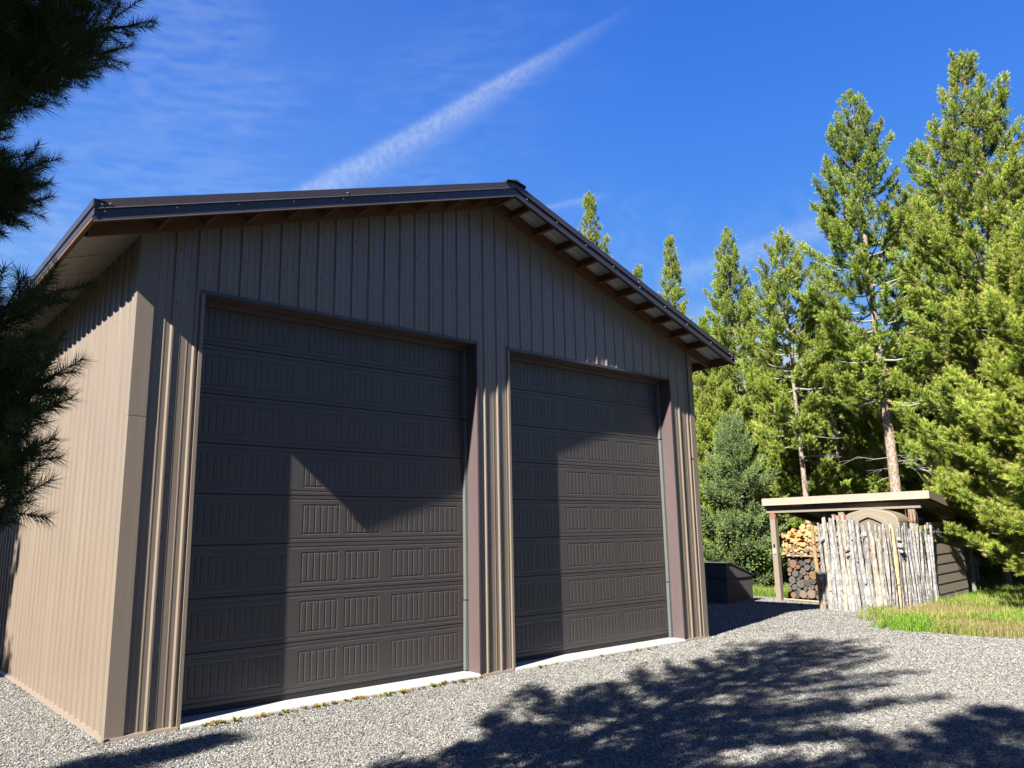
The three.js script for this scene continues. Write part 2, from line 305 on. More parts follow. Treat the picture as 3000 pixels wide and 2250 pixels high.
// ================================================================ THE GARAGE
const W = 9.19, DEEP = 12.2, RX = 4.596, SL = .335, A1 = .637, B1 = 4.297, A2 = 4.892, B2 = 8.543, HEAD = 4.322, DOORZ = -.25;
const roofTop = (x) => 6.575 - SL * Math.abs(x - RX);
const roofLow = (x) => 6.40 - SL * Math.abs(x - RX);
const garage = thing('garage', 'large taupe ribbed steel garage with two tall dark overhead doors', 'garage');
const GIRTS = [.10, .616, 1.213, 1.806, 2.396, 2.988, 3.576, 4.17, 4.76, 5.35, 5.95];
const screwGeo = (() => { const g = new THREE.CylinderGeometry(.006, .0105, .007, 6).rotateX(Math.PI / 2); return g.toNonIndexed(); })();
{
  // gable front, in sheets four ribs wide
  const ph = .106, cuts = [A1, B1, A2, B2, RX];
  for (let k = -1, s = 0; k < 11; k++) {
    const u0 = Math.max(.02, ph - .1143 + k * .9144), u1 = Math.min(W - .02, ph - .1143 + (k + 1) * .9144); if (u1 <= u0) continue;
    const P = new Poly();
    ribStrips(u0, u1, ph, cuts, (a, b, ha, hb) => {
      const m = (a + b) / 2, open = (m > A1 && m < B1) || (m > A2 && m < B2), y0 = open ? HEAD : .03;
      P.quad([a, y0, ha], [b, y0, hb], [b, roofLow(b) + .05, hb], [a, roofLow(a) + .05, ha]);
    });
    add('wall_panel', P.build(), M.siding, garage); s++;
  }
  // long sides
  const side = (x, dir) => {
    for (let k = 0; k < 14; k++) {
      const u0 = -DEEP + k * .9144 * .9531, u1 = -DEEP + (k + 1) * .9144 * .9531, P = new Poly();
      ribStrips(u0, Math.min(u1, -.02), -.17, [], (a, b, ha, hb) => { const A = [x + dir * ha, .03, a], B = [x + dir * hb, .03, b], C = [x + dir * hb, 4.93, b], D = [x + dir * ha, 4.93, a]; dir < 0 ? P.quad(A, B, C, D, [a, .03], [b, .03], [b, 4.93], [a, 4.93]) : P.quad(B, A, D, C, [b, .03], [a, .03], [a, 4.93], [b, 4.93]); });
      add('wall_panel', P.build(), M.siding, garage);
    }
  };
  side(0, -1); side(W, 1);
  { const P = new Poly(); P.quad([W, .03, -DEEP], [0, .03, -DEEP], [0, 4.93, -DEEP], [W, 4.93, -DEEP]); P.tri([W, 4.93, -DEEP], [0, 4.93, -DEEP], [RX, 6.45, -DEEP]); add('rear_wall', P.build(), M.siding, garage); }
  // screws along the girts
  const sc = [], r = rng(8);
  const place = (x, y, z, ry) => { const g = screwGeo.clone(); g.rotateZ(r() * 1); g.rotateY(ry); g.translate(x, y, z); sc.push(g); };
  for (const y of GIRTS) for (let k = 0; k < 41; k++) { const x = ph + k * PITCH + .036; if (x < .16 || x > W - .12 || y > roofLow(x) - .08) continue; if (((x > A1 - .03 && x < B1 + .03) || (x > A2 - .03 && x < B2 + .03)) && y < HEAD + .05) continue; place(x, y + (r() - .5) * .012, .004, 0); }
  for (const y of GIRTS.filter((v) => v < 4.6)) for (let k = 1; k < 52; k++) place(-.004, y + (r() - .5) * .012, -.17 - k * PITCH - .036, -Math.PI / 2);
  const sm = add('screws', merge(sc), M.screw, garage); sm.userData.kind = 'stuff';
  // corner trims, each in two lengths lapped at mid height
  const corner = (x, dir, w) => {
    for (const [y0, y1, o] of [[.015, 3.0, 0], [2.97, 4.9, .0018]]) {
      const P = new Poly(), X = (v) => x + dir * v; const bx = (a, b, ...q) => P.box(Math.min(X(a), X(b)), Math.max(X(a), X(b)), ...q);
      bx(-.026 - o, w, y0, y1, .0215 + o, .0245 + o); bx(-.026 - o, -.023 - o, y0, y1, -.085, .0215 + o); bx(w - .002, w, y0, y1, .003, .0215 + o); bx(-.023, -.002, y0, y1, -.085, -.083);
      add('corner_trim', P.build(), M.trimTan, garage);
    }
  };
  corner(0, 1, .137); corner(W, -1, .10);
  // base flashing that kicks out over the foundation
  const kick = (x0, z0, x1, z1, nx, nz) => { const P = new Poly(), q = (x, z, o, y) => [x + nx * o, y, z + nz * o]; P.quad(q(x0, z0, .045, .002), q(x1, z1, .045, .002), q(x1, z1, .030, .035), q(x0, z0, .030, .035)); P.quad(q(x0, z0, .030, .035), q(x1, z1, .030, .035), q(x1, z1, .0, .045), q(x0, z0, .0, .045)); P.quad(q(x0, z0, .0, -.02), q(x1, z1, .0, -.02), q(x1, z1, .045, .002), q(x0, z0, .045, .002)); add('base_flashing', P.build(), M.trimTan, garage); };
  kick(-.045, 0, A1 - .02, 0, 0, 1); kick(0, -DEEP, 0, .045, -1, 0); kick(B1 + .03, 0, A2 - .02, 0, 0, 1); kick(B2 + .03, 0, W + .03, 0, 0, 1);
  add('foundation', boxGeo(-.008, W + .008, -.3, .02, -DEEP, -.006), M.concrete, garage);
}
// door openings: jambs, head, face trims, slab
function opening(a, b) {
  add('jamb', boxGeo(a - .012, a, .02, HEAD, -.33, .0235), M.jamb, garage);
  add('jamb', boxGeo(b, b + .012, .02, HEAD, -.33, .0235), M.jamb, garage);
  add('head_casing', boxGeo(a - .012, b + .012, HEAD, HEAD + .012, -.33, .0235), M.jamb, garage);
  add('head_trim', new Poly().box(a - .03, b + .03, HEAD - .004, HEAD + .036, .0236, .027).box(a - .03, b + .03, HEAD + .034, HEAD + .036, .0, .0236).build(), M.trimDark, garage);
  add('side_trim', new Poly().box(a - .034, a + .002, .02, HEAD - .005, .0237, .0268).box(a - .034, a - .032, .02, HEAD - .005, .002, .0237).build(), M.trimTan, garage);
  add('side_trim', new Poly().box(b - .002, b + .022, .02, HEAD - .005, .0237, .0268).build(), M.jamb, garage);
  // worn vinyl stop moulding in three lengths on the far jamb, one on the near jamb, one under the head
  const cutY = [[.07, .93, 0, .006], [.945, 3.30, .010, -.004], [3.315, HEAD - .01, -.006, .004]];
  for (const [y0, y1, o, t] of cutY) add('stop_moulding', new Poly().hexa([[b - .052 + o, y0, DOORZ + .004], [b - .002, y0, DOORZ + .004], [b - .002, y1, DOORZ + .004], [b - .052 + o + t, y1, DOORZ + .004], [b - .046 + o, y0, DOORZ + .05], [b - .002, y0, DOORZ + .056], [b - .002, y1, DOORZ + .056], [b - .046 + o + t, y1, DOORZ + .05]]).build(), M.seal, garage);
  add('stop_moulding', boxGeo(a + .002, a + .05, .07, HEAD - .01, DOORZ + .004, DOORZ + .052), M.seal, garage);
  add('stop_moulding', boxGeo(a + .052, b - .054, HEAD - .062, HEAD - .002, DOORZ + .004, DOORZ + .05), M.jamb, garage);
  // concrete slab with a rounded nose
  const s = new THREE.Shape(); s.moveTo(-.6, -.25); s.lineTo(.055, -.25); s.lineTo(.055, .018); s.quadraticCurveTo(.052, .045, .02, .052); s.lineTo(-.6, .064); s.closePath();
  const g = new THREE.ExtrudeGeometry(s, { depth: b - a - .004, bevelEnabled: false, curveSegments: 6 }); g.rotateY(-Math.PI / 2); // shape x -> +z, extrude -> -x
  const p = g.attributes.position; for (let i = 0; i < p.count; i++) { const X = p.getX(i), Y = p.getY(i), Z = p.getZ(i); p.setXYZ(i, b - .002 + X, Y + (Z > 0 ? .006 * (fbm((X + 9) * 1.5 + a, 3, 3) - .5) : 0), Z); }
  g.computeVertexNormals(); add('door_slab', g, M.concrete, garage);
}
opening(A1, B1); opening(A2, B2);
// ---- the overhead doors
const PW = .472, PH = .345, NB = 6;
const panelGeo = (() => {
  // recessed bead-board panel: a grid with grooves round the edge and between the boards
  const gw = .026, dep = .0048, bw = PW / NB, xs = [], ys = [];
  const groove = (list, c, lo, hi) => { for (const d of [-.5, -.08, .08, .5]) list.push(Math.min(hi, Math.max(lo, c + d * gw))); };
  const xc = [gw / 2, ...Array.from({ length: NB - 1 }, (_, i) => bw * (i + 1)), PW - gw / 2], yc = [gw / 2, PH - gw / 2];
  xc.forEach((c) => groove(xs, c, 0, PW)); yc.forEach((c) => groove(ys, c, 0, PH));
  const hOf = (v, list) => { let h = 0; for (const c of list) { const d = Math.abs(v - c) / gw; if (d < .5) h = Math.min(h, -dep * clamp01((.5 - d) / .42)); } return h; };
  const X = [...new Set(xs.map((v) => +v.toFixed(6)))].sort((a, b) => a - b), Y = [...new Set(ys.map((v) => +v.toFixed(6)))].sort((a, b) => a - b), P = new Poly();
  const z = (x, y) => (y < gw * .5 || y > PH - gw * .5 || x < gw * .5 || x > PW - gw * .5) ? Math.max(hOf(x, [xc[0], xc[NB]].filter((c) => Math.abs(c - x) < gw)), -dep) + 0 : hOf(x, xc);
  const zz = (x, y) => Math.min(hOf(y, yc), (x <= gw || x >= PW - gw || (y >= gw * .9 && y <= PH - gw * .9)) ? hOf(x, xc) : 0);
  const edge = (x, y) => { const e = Math.min(x, PW - x, y, PH - y); return e < 1e-6 ? 0 : zz(x, y); };
  for (let i = 0; i < X.length - 1; i++) for (let j = 0; j < Y.length - 1; j++) P.quad([X[i], Y[j], edge(X[i], Y[j])], [X[i + 1], Y[j], edge(X[i + 1], Y[j])], [X[i + 1], Y[j + 1], edge(X[i + 1], Y[j + 1])], [X[i], Y[j + 1], edge(X[i], Y[j + 1])]);
  return P.build();
})();
const SECT = .533, SEC0 = .115, PX = [0, .554, 1.195, 1.749, 2.390, 2.944].map((v) => v + .125);
function overheadDoor(a, label) {
  const door = new THREE.Group(); door.name = 'overhead_door'; door.position.set(a, 0, DOORZ); garage.add(door); door.userData.label = label;
  const w = 3.66;
  const section = (() => {
    // plate with a groove line 47 mm above and below each joint and six openings for the bead-board panels
    const P = new Poly(), p0 = .089, p1 = p0 + PH, rows = [[0, 0], [.0025, -.006], [.004, 0]];
    const face = (x0, x1, y0, y1) => P.quad([x0, y0, 0], [x1, y0, 0], [x1, y1, 0], [x0, y1, 0]);
    const band = (y, wd) => { P.quad([0, y - wd, 0], [w, y - wd, 0], [w, y, -.005], [0, y, -.005]); P.quad([0, y, -.005], [w, y, -.005], [w, y + wd, 0], [0, y + wd, 0]); };
    P.quad([0, .0, -.012], [w, .0, -.012], [w, .006, 0], [0, .006, 0]);
    face(0, w, .006, .036); band(.047, .011); face(0, w, .058, p0);
    let x = 0; for (const q of [...PX, w]) { face(x, q, p0, p1); x = q + PW; }
    face(0, w, p1, .475); band(.486, .011); face(0, w, .497, .527); P.quad([0, .527, 0], [w, .527, 0], [w, .5325, -.012], [0, .5325, -.012]);
    P.quad([0, .5325, -.012], [w, .5325, -.012], [w, .5325, -.05], [0, .5325, -.05]); P.quad([0, 0, -.05], [w, 0, -.05], [w, 0, -.012], [0, 0, -.012]); P.quad([w, 0, -.05], [0, 0, -.05], [0, .5325, -.05], [w, .5325, -.05]);
    return P.build();
  })();
  for (let k = 0; k < 8; k++) {
    const s = add('door_section', section, M.door, door); s.position.set(0, SEC0 + k * SECT, ((k * 37) % 5 - 2) * .0006);
    for (const x of PX) { const q = add('bead_board_panel', panelGeo, M.door, door); q.position.set(x, SEC0 + k * SECT + .089, s.position.z); }
  }
  const b = new THREE.Mesh(boxGeo(0, w, .062, .115, -.045, -.004), M.rubber); b.name = 'bottom_seal'; b.castShadow = b.receiveShadow = true; door.add(b);
  return door;
}
overheadDoor(A1, 'near overhead door with a pointed roof shadow across it'); overheadDoor(A2, 'far overhead door beside the right corner');

// ---- the roof: ledger, purlins, sheets, rake trims, eaves
{
  const OUT = .5, EAVE = .585, slope = Math.atan(SL);
  // rake ledger boards on the gable wall
  for (const dir of [-1, 1]) {
    const x1 = RX + dir * (RX + .52), yl = (x) => 6.37 - SL * Math.abs(x - RX);
    const P = new Poly(), c = [RX, x1].sort((p, q) => p - q); const [xa, xb] = c;
    P.hexa([[xa, yl(xa), .0225], [xb, yl(xb), .0225], [xb, yl(xb) + .17, .0225], [xa, yl(xa) + .17, .0225], [xa, yl(xa), .0605], [xb, yl(xb), .0605], [xb, yl(xb) + .17, .0605], [xa, yl(xa) + .17, .0605]]);
    add('ledger_board', P.build(), M.timber, garage);
  }
  // purlins sticking out to the rake
  const pur = new Poly().box(-.019, .019, 0, .14, -2.0, .50).build();
  { const uv = pur.attributes.uv; for (let i = 0; i < uv.count; i++) { const p = pur.attributes.position; uv.setXY(i, p.getZ(i), p.getY(i) + p.getX(i)); } }
  for (const dir of [-1, 1]) for (let k = 0; k < 12; k++) {
    const dx = k === 0 ? .04 : .345 + .4585 * (k - 1) ; if (dx > 4.75) continue; const x = RX + dir * dx;
    const m = add('purlin', pur, M.timber, garage); m.position.set(x, roofLow(x) + .002, .0); m.rotation.z = -dir * slope; m.position.z = 0; m.position.x += dir * .0;
  }
  // sheets: brown above, bare zinc below
  const len = (RX + EAVE) / Math.cos(slope);
  const sheet = (z0, z1, lift) => { const P = new Poly(); ribStrips(z0, z1, .39, [], (a, b, ha, hb) => P.quad([0, ha + lift, b], [0, ha + lift, a], [len, ha + lift, a], [len, hb + lift, b], [b, 0], [a, 0], [a, len], [b, len])); return P; };
  for (const dir of [-1, 1]) for (let k = 0; k < 14; k++) {
    const z1 = .53 - k * .9144, z0 = Math.max(-DEEP - .3, z1 - .9144);
    for (const [nm, mat, lift] of [['roof_panel', M.trimDark, .004], ['roof_liner', M.galv, 0]]) {
      const P = new Poly();
      ribStrips(z0, z1, .39, [], (a, b, ha, hb) => { const A = [-.03, ha + lift, a], B = [-.03, hb + lift, b], C = [len, hb + lift, b], D = [len, ha + lift, a]; dir > 0 ? P.quad(B, C, D, A, [b, 0], [b, len], [a, len], [a, 0]) : P.quad(A, D, C, B, [a, 0], [a, len], [b, len], [b, 0]); });
      const g = P.build(); if (nm === 'roof_liner' && k > 1) continue;
      const m = add(nm, g, mat, garage); m.position.set(RX, 6.545, 0); m.rotation.z = -dir * slope; if (dir < 0) { m.scale.x = -1; m.rotation.z = slope; }
    }
  }
  // rake: fascia board face and a proud upper trim, both with kicked hems
  for (const dir of [-1, 1]) {
    const xe = RX + dir * (RX + EAVE), a = Math.min(RX, xe), b = Math.max(RX, xe);
    const strip = (P, z0, y0, z1, y1, xa = a, xb = b) => P.quad([xa, roofTop(xa) + y0, z0], [xb, roofTop(xb) + y0, z0], [xb, roofTop(xb) + y1, z1], [xa, roofTop(xa) + y1, z1]);
    const F = new Poly(); strip(F, .544, -.192, .540, -.05); strip(F, .556, -.206, .544, -.192); strip(F, .50, -.204, .556, -.206); strip(F, .50, -.02, .50, -.204); strip(F, .546, -.06, .50, -.02);
    add('rake_fascia', F.build(), M.trimDark, garage);
    // the upper trim comes in lapped lengths
    const mid = RX + dir * 2.62, parts = [[RX, mid, 0], [mid - dir * .05, xe, -.0015]];
    for (const [p, q, o] of parts) { const xa = Math.min(p, q), xb = Math.max(p, q), U = new Poly(); strip(U, .553 + o, -.072, .550 + o, .012, xa, xb); strip(U, .563 + o, -.086, .553 + o, -.072, xa, xb); strip(U, .550 + o, .012, .45, .022, xa, xb); strip(U, .546, -.072, .563 + o, -.086, xa, xb); add('rake_trim', U.build(), M.trimDark, garage); }
    const sc = [], r = rng(3 + dir);
    for (let d = .2; d < 5.1; d += .61) { const x = RX + dir * (d + (r() - .5) * .05), g = screwGeo.clone(); g.scale(1.2, 1.2, 2.4); g.translate(x, roofTop(x) - .115, .549); sc.push(g); }
    for (const d of [2.6, 5.12, 5.05]) { const x = RX + dir * d, g = screwGeo.clone(); g.scale(1.2, 1.2, 2); g.translate(x, roofTop(x) - .045, .556); sc.push(g); }
    add('fascia_screws', merge(sc), M.zincScrew, garage).userData.kind = 'stuff';
    // eave along the side: board, drip trim
    const ye = roofTop(xe), E = new Poly(), lo = (v, w) => [Math.min(v, w), Math.max(v, w)];
    E.box(...lo(xe - dir * .038, xe - dir * .002), ye - .165, ye - .03, -DEEP - .3, .50); add('eave_board', E.build(), M.timber, garage);
    const D = new Poly(); D.box(...lo(xe - dir * .0015, xe + dir * .002), ye - .135, ye - .01, -DEEP - .3, .56); D.box(...lo(xe + dir * .003, xe + dir * .016), ye - .062, ye + .006, -DEEP - .3, .566); D.box(...lo(xe - dir * .09, xe + dir * .016), ye + .0065, ye + .012, -DEEP - .3, .565); add('eave_trim', D.build(), M.trimDark, garage);
  }
  // ridge cap
  { const P = new Poly(); for (const dir of [-1, 1]) { const x = RX + dir * .17, y = 6.605, yl = roofTop(x) + .04; const Q = [[RX, y, -DEEP - .3], [RX, y, .583], [x, yl, .583], [x, yl, -DEEP - .3]]; dir > 0 ? P.quad(Q[1], Q[2], Q[3], Q[0]) : P.quad(Q[0], Q[3], Q[2], Q[1]); P.quad([x, yl, -DEEP - .3], [x, yl, .583], [x + dir * .01, yl - .03, .583], [x + dir * .01, yl - .03, -DEEP - .3]); P.tri([RX, y, .5831], [x, yl, .5831], [RX, y - .03, .5831]); } add('ridge_cap', P.build(), M.trimDark, garage); }
  // sloping soffit under the left eave, sheets with fine ribs running down the slope
  for (let k = 0; k < 14; k++) {
    const z1 = .02 - k * .76, z0 = z1 - .742, P = new Poly();
    for (let z = z0; z < z1 - .01; z += .0742) { const e = .0742, x0 = -.548, y0 = roofLow(0) + SL * -.548 - .012, y1 = roofLow(0) - .012; const q = (x, y, zz, o) => [x, y - o, zz]; P.quad(q(x0, y0, z, 0), q(0, y1, z, 0), q(0, y1, z + e * .8, 0), q(x0, y0, z + e * .8, 0)); P.quad(q(x0, y0, z + e * .8, 0), q(0, y1, z + e * .8, 0), q(0, y1, z + e * .86, -.010), q(x0, y0, z + e * .86, -.010)); P.quad(q(x0, y0, z + e * .86, -.010), q(0, y1, z + e * .86, -.010), q(0, y1, z + e, 0), q(x0, y0, z + e, 0)); }
    add('soffit_panel', P.build(), M.soffit, garage);
  }
}

// ================================================================ BESIDE THE GARAGE: dark storage bin
{
  const t = thing('storage_bin', 'dark grooved wooden storage bin with sloping lid in the garage shade', 'storage bin', [0, 0, 0]);
  const x0 = 14.5, x1 = 15.62, z0 = -4.7, z1 = -3.08, h = .60, mat = std({ color: lin(.085, .082, .082), map: steelTone, roughness: .8 });
  const wall = (P, ax, c, u0, u1, y0, y1f) => { for (let u = u0; u < u1 - .01; u += .2) { const v = Math.min(u + .188, u1), w = Math.min(u + .2, u1), q = (uu, y, o) => ax === 'x' ? [c - o, y, uu] : [uu, y, c + o]; P.quad(q(u, y0, 0), q(v, y0, 0), q(v, y1f(v), 0), q(u, y1f(u), 0)); P.quad(q(v, y0, 0), q((v + w) / 2, y0, -.008), q((v + w) / 2, y1f(w), -.008), q(v, y1f(v), 0)); P.quad(q((v + w) / 2, y0, -.008), q(w, y0, 0), q(w, y1f(w), 0), q((v + w) / 2, y1f(w), -.008)); } };
  const P = new Poly(); wall(P, 'x', x0, z0, z1, .06, () => h); wall(P, 'z', z1, x0, x1, .06, () => h); P.quad([x1, .06, z1], [x1, .06, z0], [x1, h, z0], [x1, h, z1]); P.quad([x1, .06, z0], [x0, .06, z0], [x0, h, z0], [x1, h, z0]); add('bin_wall', P.build(), mat, t);
  add('skid', boxGeo(x0 + .03, x1 - .03, 0, .06, z0 + .03, z1 - .03), M.shedPaint, t);
  const top = (x) => lerp(.97, .66, clamp01((x - x0 - .1) / (x1 - x0 - .1))), L = new Poly();
  wall(L, 'x', x0 - .025, z0 - .02, z1 + .02, h + .012, () => .95); wall(L, 'z', z1 + .025, x0 - .02, x1 + .02, h + .012, (x) => top(x) - .012); L.hexa([[x0 - .05, .955, z0 - .04], [x0 + .12, .975, z0 - .04], [x0 + .12, .995, z0 - .04], [x0 - .05, .975, z0 - .04], [x0 - .05, .955, z1 + .05], [x0 + .12, .975, z1 + .05], [x0 + .12, .995, z1 + .05], [x0 - .05, .975, z1 + .05]]); L.hexa([[x0 + .12, .973, z0 - .04], [x1 + .05, .64, z0 - .04], [x1 + .05, .66, z0 - .04], [x0 + .12, .994, z0 - .04], [x0 + .12, .973, z1 + .05], [x1 + .05, .64, z1 + .05], [x1 + .05, .66, z1 + .05], [x0 + .12, .994, z1 + .05]]);
  L.quad([x1 + .02, h, z1], [x1 + .02, h, z0], [x1 + .02, .66, z0], [x1 + .02, .66, z1]); add('lid', L.build(), mat, t);
  add('handle', tube([[x0 - .03, .70, -3.62], [x0 - .07, .70, -3.61], [x0 - .07, .70, -3.47], [x0 - .03, .70, -3.46]], [.008, .008, .008, .008], 6), M.black, t);
}

// ================================================================ THE WOOD SHED
const SF = 16.16, SZ0 = -2.66, SZ1 = .76;
{
  const t = thing('wood_shed', 'open brown wood shed with low pitched metal roof beyond the garage', 'shed');
  const rt = (x) => 2.52 - .17 * (x - 15.95);
  const post = (x, z, s, h) => add('post', boxGeo(x - s / 2, x + s / 2, -.02, h, z - s / 2, z + s / 2), M.shedPaint, t);
  post(SF, SZ0, .14, 2.14); post(SF, SZ1, .14, 2.14); post(SF + .02, -.86, .13, 2.14); post(18.6, SZ0, .14, 1.78); post(18.6, SZ1, .14, 1.78);
  const fp = add('post_collar', tube([[SF - .01, 2.02, SZ0], [SF - .01, 2.10, SZ0], [SF, 2.11, SZ0], [SF, 2.16, SZ0]], [.075, .085, .10, .10], 8), M.rust, t); fp.userData.label = 'rusty metal collar at the post top';
  add('front_beam', boxGeo(SF - .09, SF + .05, 2.165, 2.315, SZ0 - .13, SZ1 + .22), M.shedPaint, t);
  add('rear_beam', boxGeo(18.53, 18.67, 1.78, 1.92, SZ0 - .1, SZ1 + .1), M.shedPaint, t);
  for (const z of [-2.72, -1.75, -.8, .15, 1.1]) add('rafter', new Poly().hexa([[16.0, rt(16.0) - .17, z - .02], [19.2, rt(19.2) - .17, z - .02], [19.2, rt(19.2) - .035, z - .02], [16.0, rt(16.0) - .035, z - .02], [16.0, rt(16.0) - .17, z + .02], [19.2, rt(19.2) - .17, z + .02], [19.2, rt(19.2) - .035, z + .02], [16.0, rt(16.0) - .035, z + .02]]).build(), M.shedPaint, t);
  for (let k = 0; k < 5; k++) { const z0 = -2.80 + k * .806, z1 = z0 + .806, P = new Poly(); ribStrips(z0, z1, -2.7, [], (a, b, ha, hb) => { const q = (x, z, h) => [x, rt(x) - .03 + h, z]; P.quad(q(15.96, b, hb), q(19.3, b, hb), q(19.3, a, ha), q(15.96, a, ha), [b, 0], [b, 3.3], [a, 3.3], [a, 0]); }); add('roof_sheet', P.build(), M.shedRoofTrim, t); }
  // front drip trim in three lengths with sagging hem, rake boards
  [[-2.80, -1.3], [-1.33, .1], [.07, 1.24]].forEach(([a, b], k) => { const P = new Poly(), o = k * .002; P.box(15.93 - o, 15.945 - o, 2.36 + o, 2.525, a, b); P.box(15.905 - o, 15.93 - o, 2.352 + o, 2.366 + o, a, b); P.box(15.93, 16.1, 2.5255, 2.531, a, b); add('roof_trim', P.build(), M.shedRoofTrim, t); });
  for (const z of [-2.825, 1.225]) add('rake_board', new Poly().hexa([[15.95, rt(15.95) - .16, z - .015], [19.3, rt(19.3) - .16, z - .015], [19.3, rt(19.3) + .005, z - .015], [15.95, rt(15.95) + .005, z - .015], [15.95, rt(15.95) - .16, z + .015], [19.3, rt(19.3) - .16, z + .015], [19.3, rt(19.3) + .005, z + .015], [15.95, rt(15.95) + .005, z + .015]]).build(), M.shedPaint, t);
  // plank side: six lap boards between the right posts
  for (let k = 0; k < 6; k++) { const y0 = .06 + k * .215; add('side_plank', new Poly().hexa([[16.4, y0, .94], [18.35, y0 + .05, .94], [18.35, y0 + .262, .925], [16.4, y0 + .212, .925], [16.4, y0, .966], [18.35, y0 + .05, .966], [18.35, y0 + .262, .952], [16.4, y0 + .212, .952]]).build(), M.shedPaint, t); }
  add('rail', boxGeo(16.4, 18.6, 1.72, 1.84, .93, .97), M.shedPaint, t);
  add('rail', boxGeo(18.5, 18.54, 1.60, 1.72, SZ0, -.8), M.rust, t);
  add('meter_box', new Poly().box(SF - .1, SF - .07, 1.16, 1.27, SZ0 - .03, SZ0 + .03).build(), M.whitePlastic, t);
  add('hook', tube([[SF - .07, 1.38, SZ0 + .01], [SF - .11, 1.37, SZ0 + .01], [SF - .12, 1.33, SZ0]], [.012, .02, .012], 6), M.black, t);
}
// ---- firewood
{
  const r = rng(41);
  const endTex = (a, b) => colorTex(128, .3, (x, y) => { const d = Math.hypot(x - .5, y - .5) * 40 + 2 * fbm(x * 8, y * 8, 2), s = .75 + .25 * Math.sin(d * 2.2) * fbm(x * 30, y * 30, 2); const c = sstep(.5, .7, fbm(x * 14 + 3, y * 14, 3)); return [lerp(a[0], b[0], c) * s, lerp(a[1], b[1], c) * s, lerp(a[2], b[2], c) * s]; });
  const ends = [std({ map: endTex([.11, .10, .095], [.19, .17, .15]), roughness: 1 }), std({ map: endTex([.22, .13, .07], [.30, .19, .10]), roughness: 1 }), std({ map: endTex([.07, .065, .06], [.12, .105, .095]), roughness: 1 }), std({ map: endTex([.26, .20, .14], [.17, .14, .11]), roughness: 1 })];
  const bark = std({ map: colorTex(256, [.3, .6], (x, y) => { const s = fbm(x * 20, y * 10, 4, 20, 10); return [.05 + .12 * s, .035 + .09 * s, .028 + .07 * s]; }), roughness: 1, bumpMap: tex(256, [.2, .3], (x, y) => fbm(x * 14, y * 10, 3, 14, 10)), bumpScale: .01 });
  // pack rounds into the lower tier
  const discs = [], zA = -2.56, zB = -1.25, yA = .03, yB = 1.07;
  for (const [R, n] of [[.10, 60], [.08, 300], [.06, 1500], [.045, 4000], [.032, 7000]]) for (let i = 0; i < n; i++) { const rad = R * (.86 + .28 * r()), z = lerp(zA + rad, zB - rad, r()), y = lerp(yA + rad, yB - rad, r() ** 1.15); if (discs.every((d) => Math.hypot(d[0] - z, d[1] - y) > (d[2] + rad) * .965)) discs.push([z, y, rad]); }
  discs.sort((a, b) => a[1] - b[1]);
  for (const [z, y, rad] of discs) {
    const o = thing('firewood_log', 'round log showing its cut end in the lower firewood tier', 'log', [16.42 + r() * .08, y, z], 'round logs of the lower firewood tier');
    const w = Array.from({ length: 11 }, () => .93 + .12 * r()), L = .42;
    add('bark', tube([[0, 0, 0], [.02, 0, 0], [L, 0, 0]], [rad * .985, rad, rad], 11, false, (i, k) => w[k]), bark, o);
    const c = new THREE.CircleGeometry(rad * .99, 11), p = c.attributes.position; for (let i = 1; i < p.count; i++) { const s = w[(i - 1) % 11]; p.setXY(i, p.getX(i) * s, p.getY(i) * s); } const uv = c.attributes.uv; for (let i = 0; i < uv.count; i++) uv.setXY(i, .15 + p.getX(i), .15 + p.getY(i));
    c.rotateY(-Math.PI / 2); c.translate(-.0015, 0, 0); add('cut_end', c, ends[Math.min(3, Math.floor(r() * r() * 6.0))], o); o.rotation.x = r() * 6.28; o.rotation.z = (r() - .5) * .12;
  }
  // split pieces heaped above: wedges lying at all angles, ends and pale faces showing
  const wood = [[.62, .40, .16], [.55, .31, .11], [.50, .35, .18], [.30, .17, .09], [.20, .17, .14]].map(([a, b, c]) => std({ map: grainTex(a, b, c, .55, .3), roughness: .9 }));
  add('tier_pole', tube([[16.40, 1.09, -2.58], [16.39, 1.085, -1.9], [16.40, 1.075, -1.2]], [.018, .02, .017], 7), M.straw); tag(scene.children.at(-1), 'thin pole laid between the two firewood tiers', 'pole');
  for (let row = 0; row < 13; row++) for (let k = 0; k < 15; k++) {
    const z = -2.55 + k * .094 + (row % 2) * .045 + (r() - .5) * .03, y = 1.125 + row * .053 + (r() - .5) * .02, top = 1.60 + (z + 2.6) * .22 + .05 * r(); if (y > top || z > -1.2) continue;
    const o = thing('split_firewood', 'split yellow piece of wood in the upper firewood heap', 'firewood', [16.60 + (r() - .5) * .12, y, z], 'split pieces of the upper firewood heap');
    const a = .034 + .024 * r(), b = .026 + .018 * r(), L = .40 + .1 * r(), s = new THREE.Shape(); s.moveTo(-a, -b); s.lineTo(a * (.5 + .6 * r()), -b * (.7 + .4 * r())); s.lineTo(a * (.2 + .8 * r()), b); s.lineTo(-a * r(), b * (.6 + .5 * r())); s.closePath();
    const g = new THREE.ExtrudeGeometry(s, { depth: L, bevelEnabled: true, bevelSize: .004, bevelThickness: .004, bevelSegments: 1 }); g.translate(0, 0, -L / 2); g.rotateY(Math.PI / 2);
    add('split_wood', g, wood[Math.min(4, Math.floor(r() * 4.4 + (row < 2 ? .8 : 0)))], o); o.rotation.set((r() - .5) * 1.6, row > 4 && r() < .5 ? (r() - .5) * 1.9 : (r() - .5) * .5, (r() - .5) * .3);
  }
